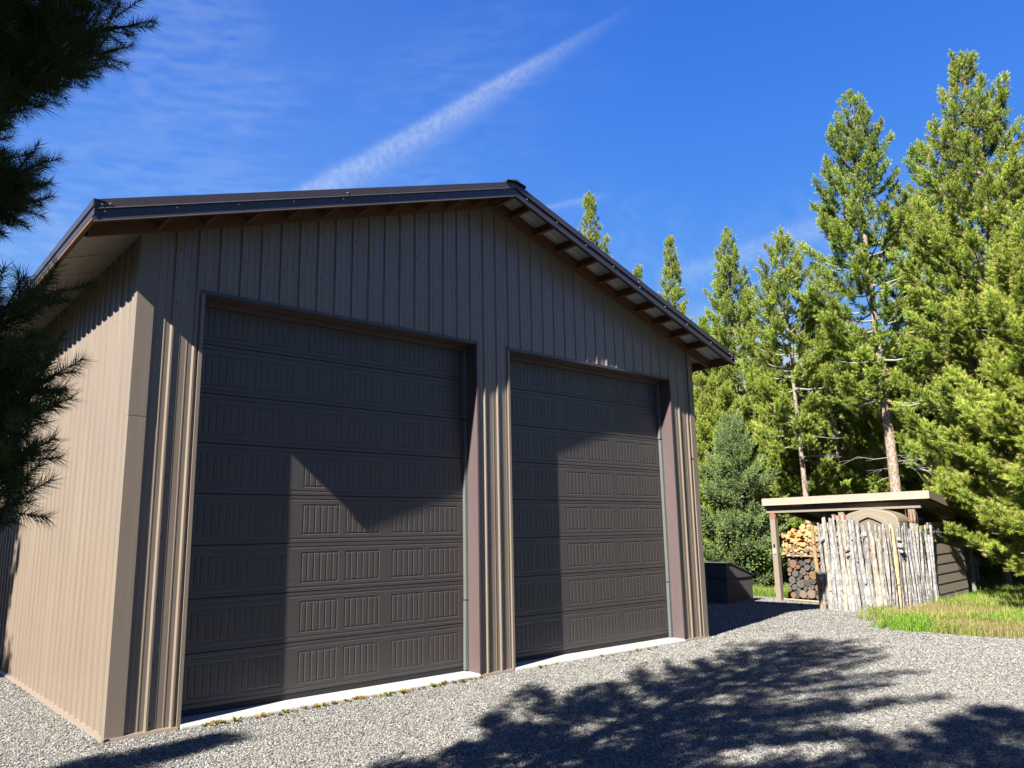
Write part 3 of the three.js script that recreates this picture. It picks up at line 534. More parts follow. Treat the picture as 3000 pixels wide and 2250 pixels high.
  for (const [z, y, rad] of [[-2.02, 1.82, .062], [-1.86, 1.80, .07]]) { const o = thing('firewood_round', z < -1.95 ? 'pale round log on top of the firewood, left one' : 'pale round log on top of the firewood, right one', 'log', [16.42, y, z]); add('bark', tube([[0, 0, 0], [.4, 0, 0]], [rad, rad], 12, false), wood[1], o); const c = new THREE.CircleGeometry(rad, 12); c.rotateY(-Math.PI / 2); add('cut_end', c, wood[0], o); }
  tag(add('ground_pole', tube([[16.22, .035, -2.6], [16.15, .03, -2.0], [16.02, .035, -1.3]], [.022, .025, .02], 7), M.straw), 'pale pole lying on the ground before the firewood', 'pole');
}
// ---- resin cabinet behind the palisade
{
  const t = thing('resin_cabinet', 'tan moulded plastic cabinet with arched front behind the stick palisade', 'cabinet', [15.75, 0, -.03]);
  const outline = (w, h, k) => { const s = new THREE.Shape(); s.moveTo(-w, 0); s.lineTo(w, 0); s.lineTo(w, h - k); s.quadraticCurveTo(w * .96, h - k * .55, w * .7, h - k * .34); s.quadraticCurveTo(w * .3, h - .03, 0, h); s.quadraticCurveTo(-w * .3, h - .03, -w * .7, h - k * .34); s.quadraticCurveTo(-w * .96, h - k * .55, -w, h - k); s.closePath(); return s; };
  const ext = (s, d, b) => { const g = new THREE.ExtrudeGeometry(s, { depth: d, bevelEnabled: true, bevelSize: b, bevelThickness: b, bevelSegments: 2, curveSegments: 10 }); g.rotateY(Math.PI / 2); return g; };
  add('body', ext(outline(.62, 2.17, .28), .66, .02), M.resin, t);
  const arch = outline(.47, 2.06, .36); const hole = outline(.41, 1.99, .36); arch.holes.push(new THREE.Path(hole.getPoints(10))); const m = add('arch_moulding', ext(arch, .05, .01), M.resin, t); m.position.x = -.075;
  const d = add('door_leaf', ext(outline(.40, 1.97, .35), .012, .004), M.resinDark, t); d.position.x = -.03;
  for (const z of [-.66, .66]) { const c = add('corner_pilaster', new RoundedBoxGeometry(.09, 1.84, .1, 2, .02), M.resin, t); c.position.set(.02, .93, z * .92); }
}
// ---- palisade of weathered sticks, wrapped round the corner
{
  const t = thing('stick_palisade', 'palisade of upright weathered grey sticks before the wood shed', 'palisade');
  const r = rng(63);
  const bark = (seed, A, B, C) => colorTex([128, 512], [.25, 2.2], (x, y) => { const a = fbm(x * 6 + seed, y * 30, 4), b = fbm(x * 24, y * 4 + seed, 3), p = sstep(.5, .58, fbm(x * 5 + seed * 3, y * 26, 4)), f = sstep(.60, .7, fbm(x * 7 + seed, y * 60 + 5, 3)), s = (.62 + .5 * a + .25 * b) * (1 - .35 * f); return [0, 1, 2].map((k) => lerp(lerp(A[k], B[k], a), C[k], p * .8) * s); });
  const relief = tex([128, 512], [.25, 1.4], (x, y) => fbm(x * 8, y * 24, 4, 8, 24));
  const mats = [bark(1, [.33, .328, .325], [.19, .188, .185], [.44, .437, .43]), bark(5, [.26, .25, .24], [.16, .152, .145], [.36, .35, .335]), bark(9, [.35, .325, .285], [.24, .205, .165], [.44, .42, .385]), bark(13, [.40, .33, .24], [.30, .24, .17], [.50, .47, .42])].map((m) => std({ map: m, roughness: .95, bumpMap: relief, bumpScale: .008 }));
  const tan = std({ map: bark(21, [.36, .24, .11], [.27, .17, .075], [.30, .22, .13]), roughness: .9, bumpMap: relief, bumpScale: .004 }), yellow = std({ map: bark(25, [.60, .43, .20], [.56, .46, .28], [.62, .50, .30]), roughness: .9, bumpMap: relief, bumpScale: .004 });
  const stick = (x, z, h, rad, mat, lx, lz, bend) => {
    bend = bend * 1.6 + .004; const pts = [], rs = [], n = 9, ph = r() * 6; for (let i = 0; i <= n; i++) { const k = i / n; pts.push([x + lx * k + bend * Math.sin(k * 3.1 + ph) * .6, -.02 + h * k, z + lz * k + bend * Math.sin(k * 4.2 + ph)]); rs.push(rad * (1.08 - .26 * k) * (.84 + .3 * r())); }
    const w = Array.from({ length: 8 }, () => .9 + .2 * r()); const o = add('stick', tube(pts, rs, 8, true, (i, k) => w[k] * (.95 + .1 * vn(i * 1.7 + x * 9, k * 2.1))), mat, t);
    if (r() < .55) { const k = 1 + Math.floor(r() * (n - 2)), s = new THREE.SphereGeometry(rad * (.35 + .4 * r()), 7, 5); s.scale(1, 1.3, 1); s.translate(pts[k][0] - rad * .75, pts[k][1], pts[k][2] + rad * (.2 + .6 * r())); add('knot', s, mat, o); }
    return pts;
  };
  stick(14.74, -.84, 1.86, .055, tan, 0, -.04, .004);
  // front run
  let s = 0; for (let z = -.76; z < .66;) { const rad = .031 + .021 * r(), x = 14.72 - .13 * (z + .8) + (r() - .5) * .05; z += rad * .9; const prof = 1.90 + .13 * Math.sin((z + .8) * 2.6) - (z > .25 ? .22 : 0); stick(x, z, prof + (r() - .5) * .13, rad, mats[Math.floor(r() * 3.5)], (r() - .5) * .05, (r() - .5) * .07 - .02, .012 * r()); z += rad * (.88 + .22 * r() * r()); s++; }
  // a second, sparser row behind it
  for (let z = -.7; z < .6; z += .11 + .05 * r()) stick(14.82 - .12 * (z + .8), z, 1.72 + .3 * r(), .026 + .012 * r(), mats[Math.floor(r() * 4)], (r() - .5) * .06, (r() - .5) * .12, .012 * r());
  // the corner pole and the side run back to the shed post
  stick(14.98, .77, 1.84, .056, yellow, .0, -.03, .01);
  for (let x = 14.55; x < 16.5;) { const rad = .022 + .017 * r(); x += rad; if (Math.abs(x - 14.98) > .07) stick(x, .70 + .14 * (x - 14.5) + (r() - .5) * .05, 1.78 + (r() - .5) * .2 - (x > 16.2 ? .25 * r() : 0), rad, mats[Math.floor(r() * 3.3)], (r() - .5) * .1, (r() - .5) * .05, .012 * r()); x += rad * 1.15; }
  // one loose stick leaning out near the shed post
  stick(15.9, .98, 1.0, .02, mats[0], -.5, .0, .004);
  // burls
  for (const [x, y, z, k] of [[14.63, 1.52, -.62, .055], [14.57, 1.30, -.06, .05], [14.57, 1.18, -.05, .04], [14.53, 1.60, .36, .06], [15.12, 1.50, .83, .05], [15.14, 1.36, .84, .06], [15.15, 1.24, .84, .045]]) { const g = new THREE.IcosahedronGeometry(k, 2), p = g.attributes.position; for (let i = 0; i < p.count; i++) { const q = .8 + .45 * vn(p.getX(i) * 40 + x * 9, p.getY(i) * 40 + p.getZ(i) * 30); p.setXYZ(i, p.getX(i) * q, p.getY(i) * q, p.getZ(i) * q); } g.computeVertexNormals(); g.translate(x, y, z); add('burl', g, mats[0], t); }
  // nailed cross rail behind
  add('cross_rail', tube([[14.86, 1.3, -.85], [14.68, 1.28, .68]], [.03, .028], 7), mats[1], t);
  add('cross_rail', tube([[14.60, 1.3, .65], [16.4, 1.28, .90]], [.03, .028], 7), mats[1], t);
}
// ---- tools leaning behind the sticks
{
  const f = thing('pitchfork', 'rusty pitchfork standing tines up against the right shed post', 'pitchfork', [16.02, 0, .76]);
  add('handle', tube([[.04, 0, 0], [.05, .9, 0], [.03, 1.84, 0]], [.018, .018, .015], 7), M.straw, f);
  add('ferrule', tube([[.03, 1.78, 0], [.028, 1.9, 0]], [.02, .018], 7), M.rust, f);
  for (const k of [-1, -.33, .33, 1]) add('tine', tube([[.03, 1.88, 0], [.025, 1.885, k * .06], [.02, 1.91, k * .098], [.02, 2.02, k * .102], [.02, 2.14, k * .10]], [.01, .0095, .009, .008, .004], 6), M.rust, f);
  const a = thing('axe', 'rusty double bitted axe standing behind the palisade sticks', 'axe', [15.2, 0, -.46]);
  add('handle', tube([[0, 0, 0], [.02, 1.0, 0], [0, 2.02, 0]], [.018, .017, .018], 7), M.straw, a);
  const s = new THREE.Shape(); s.moveTo(-.13, -.065); s.quadraticCurveTo(-.15, 0, -.13, .065); s.quadraticCurveTo(-.05, .03, 0, .035); s.quadraticCurveTo(.05, .03, .13, .065); s.quadraticCurveTo(.15, 0, .13, -.065); s.quadraticCurveTo(.05, -.03, 0, -.035); s.quadraticCurveTo(-.05, -.03, -.13, -.065);
  const g = new THREE.ExtrudeGeometry(s, { depth: .02, bevelEnabled: true, bevelSize: .004, bevelThickness: .008, bevelSegments: 1, curveSegments: 8 }); g.translate(0, 0, -.01); g.rotateY(Math.PI / 2); g.translate(0, 2.0, 0); add('axe_head', g, M.rust, a);
  const w = thing('wire_fence_roll', 'green garden wire panels stacked inside the shed above the planks', 'wire fence', [17.3, 0, .3]);
  const rs = []; for (let k = 0; k < 26; k++) rs.push(tube([[k * .045, .9, 0], [k * .045, 1.42 + .05 * Math.sin(k * 2.1), 0]], [.004, .004], 5)); for (const y of [1.0, 1.2, 1.38]) rs.push(tube([[0, y, 0], [1.13, y, 0]], [.004, .004], 5)); add('wire', merge(rs), M.greenWire, w);
}
//TREES-BEGIN
// ================================================================ FOLIAGE: needle shoots, twig sprays
class Leaf {
  constructor() { this.p = []; this.c = []; }
  tri(a, b, c, ca, cb = ca, cc = ca) { this.p.push(a.x, a.y, a.z, b.x, b.y, b.z, c.x, c.y, c.z); this.c.push(...ca, ...cb, ...cc); }
  build() { const g = new THREE.BufferGeometry(); g.setAttribute('position', new THREE.Float32BufferAttribute(this.p, 3)); g.setAttribute('color', new THREE.Float32BufferAttribute(this.c, 3)); g.computeVertexNormals(); return g; }
}
const v3 = (x, y, z) => new THREE.Vector3(x, y, z);
const anySide = (d) => (Math.abs(d.y) > .9 ? v3(1, 0, 0) : v3(0, 1, 0)).cross(d).normalize();
// needles round a shoot from P along D
function shoot(L, P, D, o, r) {
  const S = anySide(D), T = D.clone().cross(S), stemEnd = P.clone().addScaledVector(D, o.len);
  for (let k = 0; k < 3; k++) { const a = k * 2.094, n = S.clone().multiplyScalar(Math.cos(a)).addScaledVector(T, Math.sin(a)), m = S.clone().multiplyScalar(Math.cos(a + 2.094)).addScaledVector(T, Math.sin(a + 2.094)); L.tri(P.clone().addScaledVector(n, o.stem), P.clone().addScaledVector(m, o.stem), stemEnd, o.bark); }
  for (let i = 0; i < o.n; i++) {
    const k = (i + r()) / o.n, a = i * 2.39996 + r() * .6, lift = lerp(o.spread, o.spread * .55, k) * (.8 + .4 * r());
    const n = S.clone().multiplyScalar(Math.cos(a)).addScaledVector(T, Math.sin(a)), b = P.clone().addScaledVector(D, o.len * (o.from + (1 - o.from) * k));
    const dir = D.clone().multiplyScalar(Math.cos(lift)).addScaledVector(n, Math.sin(lift)), w = dir.clone().cross(v3(r() - .5, r() - .5, r() - .5)).normalize().multiplyScalar(o.w / 2), t = o.tone, q = .8 + .4 * r(), y = o.tip ? k * o.tip : 0;
    const c = [t[0] * q * (1 + y), t[1] * q * (1 + y * .75), t[2] * q];
    const nl = o.nl * (.8 + .35 * r()); L.tri(b.clone().sub(w), b.clone().add(w), b.clone().addScaledVector(dir, nl), c);
  }
  if (o.candle && r() < o.candle) { const h = o.len * .42 * (.6 + .6 * r()); for (let k = 0; k < 4; k++) { const a = k * 1.571, n = S.clone().multiplyScalar(Math.cos(a)).addScaledVector(T, Math.sin(a)), m = S.clone().multiplyScalar(Math.cos(a + 1.571)).addScaledVector(T, Math.sin(a + 1.571)); L.tri(stemEnd.clone().addScaledVector(n, .010), stemEnd.clone().addScaledVector(m, .010), stemEnd.clone().addScaledVector(D, h), [.46, .33, .21]); } }
}
// a spray: a twig with side shoots, tip along +y
function spray(seed, o) {
  const r = rng(seed), L = new Leaf(), bark = [.13, .105, .085];
  for (let i = 0; i < o.shoots; i++) {
    const k = i / (o.shoots - 1), P = v3((r() - .5) * .02, o.twig * k, (r() - .5) * .02), a = i * 2.4 + r() * .8, out = i === o.shoots - 1 ? .08 : (o.out ?? .85) - .3 * k + (r() - .5) * .35;
    const D = v3(Math.cos(a) * Math.sin(out) * (o.flat ? 1.3 : 1), Math.cos(out), Math.sin(a) * Math.sin(out) * (o.flat ? o.flat : 1)).normalize();
    shoot(L, P, D, { ...o, len: o.len * (.8 + .4 * r()), bark }, r);
  }
  const e = v3(0, o.twig, 0); for (let k = 0; k < 3; k++) { const a = k * 2.094, b = a + 2.094; L.tri(v3(Math.cos(a) * .008, -.02, Math.sin(a) * .008), v3(Math.cos(b) * .008, -.02, Math.sin(b) * .008), e, bark); }
  return L.build();
}
const needleMat = new THREE.MeshPhysicalMaterial({ vertexColors: true, roughness: .75, specularIntensity: .35, side: THREE.DoubleSide });
needleMat.color.multiplyScalar(ALBEDO);
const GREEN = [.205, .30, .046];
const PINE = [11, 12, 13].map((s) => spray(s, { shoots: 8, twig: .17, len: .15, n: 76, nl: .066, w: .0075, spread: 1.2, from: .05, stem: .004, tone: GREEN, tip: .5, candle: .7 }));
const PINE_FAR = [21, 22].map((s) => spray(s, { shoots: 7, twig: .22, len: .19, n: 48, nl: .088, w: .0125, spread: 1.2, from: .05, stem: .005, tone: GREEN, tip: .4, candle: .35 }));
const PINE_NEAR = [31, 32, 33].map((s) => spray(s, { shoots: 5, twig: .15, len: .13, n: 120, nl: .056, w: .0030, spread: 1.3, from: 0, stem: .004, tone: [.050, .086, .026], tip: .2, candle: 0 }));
const SPRUCE = [41, 42].map((s) => spray(s, { shoots: 11, twig: .30, len: .14, n: 40, nl: .028, w: .011, spread: 1.15, from: 0, stem: .004, tone: [.125, .205, .108], tip: 1.2, flat: .35, out: 1.05 }));

const barkMat = (A, B, seed) => std({ map: colorTex([128, 256], [.5, 1.1], (x, y) => { const s = fbm(x * 9 + seed, y * 14, 4), p = sstep(.5, .62, fbm(x * 14, y * 18 + seed, 3)); return [0, 1, 2].map((k) => lerp(A[k], B[k], p) * (.55 + .8 * s)); }), roughness: 1, bumpMap: tex([128, 256], [.35, .7], (x, y) => fbm(x * 10, y * 14, 4, 10, 14)), bumpScale: .02 });
const barkPine = barkMat([.26, .20, .15], [.40, .34, .28], 2), barkGrey = barkMat([.24, .22, .20], [.36, .345, .33], 7), barkDark = barkMat([.10, .085, .07], [.15, .13, .11], 4), deadWood = std({ color: lin(.30, .285, .265), roughness: 1 });

class Crown {
  constructor(kinds) { this.kinds = kinds; this.lists = kinds.map(() => []); }
  put(P, D, s, tone, r) { this.lists[Math.floor(r() * this.kinds.length)].push([P.clone(), D.clone(), s, r() * 6.28, tone]); }
  build(parent, name = 'crown') {
    const up = v3(0, 1, 0), q = new THREE.Quaternion(), q2 = new THREE.Quaternion(), m = new THREE.Matrix4(), c = new THREE.Color();
    this.lists.forEach((l, k) => {
      if (!l.length) return; const im = new THREE.InstancedMesh(this.kinds[k], needleMat, l.length); im.name = name; im.castShadow = im.receiveShadow = true; im.userData.kind = 'stuff';
      l.forEach(([P, D, s, roll, tone], i) => { q.setFromUnitVectors(up, D); q2.setFromAxisAngle(up, roll); q.multiply(q2); m.compose(P, q, v3(s, s, s)); im.setMatrixAt(i, m); c.setRGB(...tone); im.setColorAt(i, c); });
      parent.add(im);
    });
  }
}
const trunkLine = (h, lean, r, bends = .12) => { const a = r() * 6, pts = []; for (let i = 0; i <= 9; i++) { const k = i / 9; pts.push(v3(lean[0] * k + bends * Math.sin(k * 4 + a) * k * (1 - k) * 2, h * k, lean[1] * k + bends * Math.cos(k * 3.3 + a) * k * (1 - k) * 2)); } return pts; };
const onLine = (pts, k) => { const f = clamp01(k) * (pts.length - 1), i = Math.min(pts.length - 2, Math.floor(f)); return pts[i].clone().lerp(pts[i + 1], f - i); };

function pine(o) {
  const r = rng(o.seed), t = thing(o.name ?? 'pine_tree', o.label, 'tree', [o.x, 0, o.z], o.group), pts = trunkLine(o.h, o.lean ?? [0, 0], r), R0 = o.dia / 2;
  add('trunk', tube(pts, pts.map((p, i) => Math.max(.012, R0 * (i === 0 ? 1.15 : 1) * (1 - .9 * i / 9))), 9, false), o.bark ?? barkPine, t);
  const crown = new Crown(o.kinds ?? PINE), limbs = [], tone = o.tone ?? [1, 1, 1], up = v3(0, 1, 0), S = (o.size ?? 1) * (o.mul ? 1 : 1.18);
  let y = o.base, whorl = 0;
  while (y < o.h - .25) {
    const k = (y - o.base) / (o.h - o.base), prof = Math.pow(1 - k, o.pow ?? .72) * ((o.low ?? .62) + (1 - (o.low ?? .62)) * sstep(0, .28, k)) + .04, n = Math.round((o.n ?? 5) * (k > .85 ? .7 : 1) + (r() - .5) * 1.6), a0 = r() * 6.28;
    for (let b = 0; b < n; b++) {
      if (r() < (o.gap ?? .1)) continue;
      const a = a0 + b / n * 6.28 + (r() - .5) * .7, len = Math.max(.22, o.R * prof * (.62 + .5 * r()) * (o.shape ? o.shape(a, k) : 1)), e = lerp(o.e0 ?? -.08, o.e1 ?? .95, Math.pow(k, 1.1)) + (r() - .5) * .3, yb = y + (r() - .5) * .25, P0 = onLine(pts, yb / o.h);
      const H = v3(Math.cos(a), 0, Math.sin(a)), bp = [];
      for (let i = 0; i <= 5; i++) { const q = i / 5; bp.push(P0.clone().addScaledVector(H, len * q * Math.cos(e) * (1 - .06 * q)).addScaledVector(up, len * (q * Math.sin(e) + (o.curl ?? .22) * q * q - .10 * Math.sin(q * 3.14)))); }
      if (!(o.skip && o.skip(bp[5].clone().add(t.position), up, .1))) limbs.push(tube(bp, bp.map((_, i) => Math.max(.004, (.010 + .012 * len) * (1 - .8 * i / 5))), 5, false));
      const cnt = Math.max(3, Math.round(len * (o.dens ?? 8) * (o.mul ?? .8) * (o.thin ? lerp(1.05, o.thin, sstep(.3, .6, k)) : 1))), side = H.clone().cross(up), vary = .82 + .36 * r();
      for (let i = 0; i < cnt; i++) {
        const q = Math.min(1, lerp(o.inner ?? .28, 1.0, Math.pow((i + r()) / cnt, .8))), P = onLine(bp, q), sgn = i % 2 ? 1 : -1, tipd = onLine(bp, Math.min(1, q + .1)).sub(onLine(bp, Math.max(0, q - .1))).normalize();
        const lat = Math.min(.55, (1 - q) * len * .42 + .05) * r(), D = tipd.clone().multiplyScalar(.75 + .5 * q).addScaledVector(side, sgn * (.75 * (1 - q) + .25) * (.5 + r())).addScaledVector(up, .30 + .6 * r() * (.4 + k)).normalize();
        P.addScaledVector(side, sgn * lat).addScaledVector(up, lat * .2 * (r() - .3));
        const ss = S * (.75 + .45 * r()) * lerp(1, .62, k * k), z = vary * (.85 + .3 * r()); if (o.skip && o.skip(P.clone().add(t.position), D, ss)) continue;
        crown.put(P, D, ss, [tone[0] * z, tone[1] * z * (.96 + .08 * r()), tone[2] * z], r);
      }
    }
    y += lerp(o.gapY ?? .42, .24, k) * (.8 + .4 * r()); whorl++;
  }
  // leader
  for (let i = 0; i < 6; i++) crown.put(onLine(pts, 1 - (i * .10 - .12) / o.h), v3((r() - .5) * .35 * i, 1, (r() - .5) * .35 * i).normalize(), S * (.5 + .03 * i), tone, r);
  // bare lower branches
  for (let i = 0; i < (o.dead ?? 0); i++) { const yb = lerp(o.deadFrom ?? 1.2, o.base + 1, r()), P = onLine(pts, yb / o.h), a = r() * 6.28, len = .5 + 1.3 * r(), H = v3(Math.cos(a), 0, Math.sin(a)), bp = [0, .3, .6, 1].map((q) => P.clone().addScaledVector(H, len * q * (1 - .15 * q)).addScaledVector(up, len * (.12 * q - .75 * q * q * r()))); limbs.push(tube(bp, [.014, .010, .007, .003], 5, false)); for (let j = 0; j < 3; j++) { const s = onLine(bp, .3 + .25 * j), d = H.clone().applyAxisAngle(up, (r() - .5) * 2.6), l2 = .2 + .45 * r(); limbs.push(tube([s, s.clone().addScaledVector(d, l2 * .5).addScaledVector(up, -.02), s.clone().addScaledVector(d, l2).addScaledVector(up, -.25 * l2 * r())], [.006, .004, .002], 4, false)); } }
  for (const f of o.extra ?? []) f(t, crown, limbs, pts, r);
  add('limbs', merge(limbs), o.dead ? deadWood : barkDark, t);
  crown.build(t); return t;
}
const FOREST = 'pines of the forest behind the yard';
// the individual trees that the picture lets one tell apart
pine({ seed: 101, x: 20.97, z: -1.55, h: 15.3, base: 5.4, R: 2.95, dia: .36, dens: 8.5, n: 5, gapY: .40, pow: .78, dead: 16, deadFrom: 2.6, label: 'tall pine with a thick pale trunk rising behind the wood shed', bark: barkPine, tone: [0.98, 1.03, 1.00], gap: .14 });
pine({ seed: 102, x: 18.6, z: 2.3, h: 13.6, base: 1.6, R: 3.7, shape: (a, k) => k < .45 ? 1 - .2 * Math.max(0, -Math.sin(a)) : 1, dia: .34, dens: 8, n: 6, gapY: .36, pow: .8, label: 'tallest bright green pine at the right edge of the picture', tone: [1.05, 1.03, 1.00] });
pine({ seed: 103, x: 14.95, z: 4.0, h: 7.6, base: .8, R: 1.9, dia: .2, dens: 11, n: 6, gapY: .32, label: 'low yellow green pine nearest on the right, standing in the grass', tone: [1.07, 1.03, 1.00], pow: .6 });
pine({ seed: 104, x: 23.4, z: -.6, h: 14.0, base: 3.5, R: 2.6, dia: .28, dens: 7, n: 5, gapY: .42, label: 'dark pine between the tall trunk and the tallest right pine', dead: 10, tone: [0.94, 1.03, 1.00] });
pine({ seed: 105, x: 20.2, z: -3.9, h: 11.1, base: 4.4, R: 2.2, dia: .21, dens: 8, n: 5, gapY: .40, label: 'slender pine with a thin bare trunk behind the left shed post', dead: 9, tone: [1.03, 1.03, 1.00], gap: .18 });
pine({ seed: 106, x: 26.7, z: -5.9, h: 12.3, base: 2.5, R: 2.3, dia: .22, dens: 7, label: 'narrow pine with a loose open top left of the tall trunk', dead: 8, tone: [0.98, 1.03, 1.00] });
pine({ seed: 107, x: 24.2, z: -8.4, h: 13.7, base: 3.2, R: 2.5, dia: .24, dens: 8, label: 'pointed pine standing just right of the garage eave tip', tone: [1.00, 1.03, 1.00], pow: .8 });
pine({ seed: 108, x: 22.1, z: -9.7, h: 13.2, base: 3, R: 1.7, dia: .22, dens: 8, label: 'narrow pine top showing over the lower right roof slope', tone: [1.05, 1.03, 1.00], pow: .85 });
pine({ seed: 109, x: 20.1, z: -12.1, h: 15.4, base: 3, R: 2.4, dia: .26, dens: 8, label: 'pine top showing highest over the right roof slope', tone: [1.08, 1.03, 1.00], pow: .85 });
pine({ seed: 110, x: 24.4, z: -13.2, h: 13.5, base: 4, R: 1.2, dia: .2, dens: 7, label: 'tiny pine tip peeking over the middle of the right roof slope', pow: .9 });
pine({ seed: 111, x: 18.7, z: -6.3, h: 6.6, base: .6, R: 1.5, dia: .14, dens: 11, n: 6, gapY: .32, label: 'young yellow green pine between the garage corner and the spruce', tone: [1.09, 1.03, 1.00] });
pine({ seed: 112, x: 22.0, z: -.9, h: 6.8, base: .9, R: 1.5, dia: .15, dens: 8, label: 'grey trunked small pine with bare branches behind the shed roof', bark: barkGrey, dead: 46, deadFrom: .8, tone: [0.93, 1.03, 1.00], gap: .4 });
pine({ seed: 113, x: 19.25, z: .75, h: 7.2, base: 2.3, R: 1.4, dia: .15, lean: [-.35, .3], dens: 9, label: 'crooked thin pine leaning beside the plank side of the shed', bark: barkGrey, tone: [1.05, 1.03, 1.00] });
pine({ seed: 114, x: 22.6, z: -5.2, h: 7.4, base: .9, R: 1.9, dia: .16, dens: 9, label: 'bushy mid green pine behind the shed, left of the thin trunk', tone: [0.98, 1.03, 1.00] });
pine({ seed: 115, x: 24.6, z: -3.2, h: 8.0, base: 1.0, R: 2.0, dia: .17, dens: 9, label: 'bushy mid green pine between the thin and the thick trunk', tone: [0.98, 1.03, 1.00], dead: 8 });
pine({ seed: 116, x: 25.4, z: 1.8, h: 11, base: 1.0, R: 2.4, dia: .2, dens: 8, label: 'dark bushy pine behind the tallest right pine', tone: [0.93, 1.03, 1.00] });
pine({ seed: 117, x: 28.5, z: -2.8, h: 10.5, base: 1.5, R: 2.2, dia: .2, dens: 7, kinds: PINE_FAR, label: 'shaded pine deep behind the thick trunk', tone: [0.93, 1.03, 1.00] });
pine({ seed: 118, x: 21.3, z: .9, h: 8.6, base: 1.2, R: 2.1, dia: .18, dens: 9, label: 'pine filling the gap right of the shed roof', tone: [1.01, 1.03, 1.00] });
[[24.2, -1.9, 7.6, 'bushy young pine just behind the thick pale trunk'], [26.2, -.2, 8.6, 'bushy pine right behind the thick pale trunk, deeper in'], [23.4, -6.9, 8.2, 'bushy pine behind the spruce tip'], [26.9, -4.3, 8.8, 'bushy pine deep between the two bare trunks'], [21.0, -7.4, 7.0, 'bushy pine between the spruce and the garage eave']].forEach(([x, z, h, label], i) => pine({ seed: 160 + i, x, z, h, base: .5, R: 2.1, dia: .17, dens: 10, n: 6, gapY: .36, label, tone: [1.03, 1.03, 1], pow: .6 }));
// more of the wood beyond, each tree by itself
{
  const r = rng(909), rows = [[29.5, -10.5, 10.6], [31.5, -8.2, 11.4], [32.8, -5.4, 10.4], [33.5, -2.6, 11.8], [33.0, .6, 11.2], [30.6, 2.6, 12.2], [28.2, 4.8, 12.0], [25.0, 5.2, 11.5], [22.0, 5.6, 10.5], [27.5, -12.2, 11.2], [36.5, -9.5, 12], [37.5, -5.8, 12.2], [38.2, -2.4, 11.6], [37.8, 1.6, 12.4], [35.2, 4.6, 12.4], [41.5, -12.5, 12.6], [43, -8, 13], [44, -3.4, 13], [44, 1.2, 13], [42, 6, 13], [28.6, -16.5, 11], [33.5, -14.8, 11.5]];
  rows.forEach(([x, z, h], i) => pine({ seed: 300 + i, x: x + (r() - .5), z: z + (r() - .5), h: h + (r() - .5) * 1.2, base: .7 + r(), R: 2.0 + .6 * r(), dia: .2, kinds: PINE_FAR, dens: 5.5, gapY: .5, n: 5, size: 1.1, group: FOREST, label: 'pine of the dense forest wall far behind the shed', tone: [.95 + .15 * r(), 1.02, .95] }));
}
[[21.5, -17.5], [26, -20], [31, -19], [36, -17], [18, -23], [23.5, -25], [29, -26], [35, -24], [41, -20], [13, -27], [18.5, -30], [25, -32], [33, -31], [40, -28], [47, -18], [48, -11], [49, -4], [49, 3]].forEach(([x, z], i) => pine({ seed: 340 + i, x, z, h: 10 + (i * 37 % 20) / 10, base: .6, R: 2.5, dia: .22, kinds: PINE_FAR, dens: 5, gapY: .55, n: 5, size: 1.25, group: 'pines of the forest behind the garage', label: 'pine of the forest standing farther back behind the garage', tone: [.98, 1.02, 1] }));
// the spruce by the shed
{
  const o = { seed: 140, x: 18.15, z: -4.95, h: 5.15, base: .12, R: 1.75, dia: .16, kinds: SPRUCE, dens: 14, mul: 1, n: 8, gapY: .29, e0: -.10, e1: .55, curl: .16, pow: .85, inner: .3, gap: .1, size: 1.1, name: 'spruce_tree', label: 'blue green spruce branched to the ground left of the wood shed', bark: barkDark, tone: [1.03, 1.03, 1.00] };
  pine(o);
}
// ---- the pine the photographer stands beside: trunk left of the picture, branch ends reaching in
const cr = [[.750886, -.019187, .660153], [-.111434, .981566, .155279], [-.650963, -.190160, .734906]];
const bearing = (P) => { const d = [P.x + 2.1415, P.y - 1.7696, P.z - 8.0085], q = cr.map((w) => w[0] * d[0] + w[1] * d[1] + w[2] * d[2]); return q[2] > -.15 ? null : [q[0] / -q[2], q[1] / -q[2]]; };
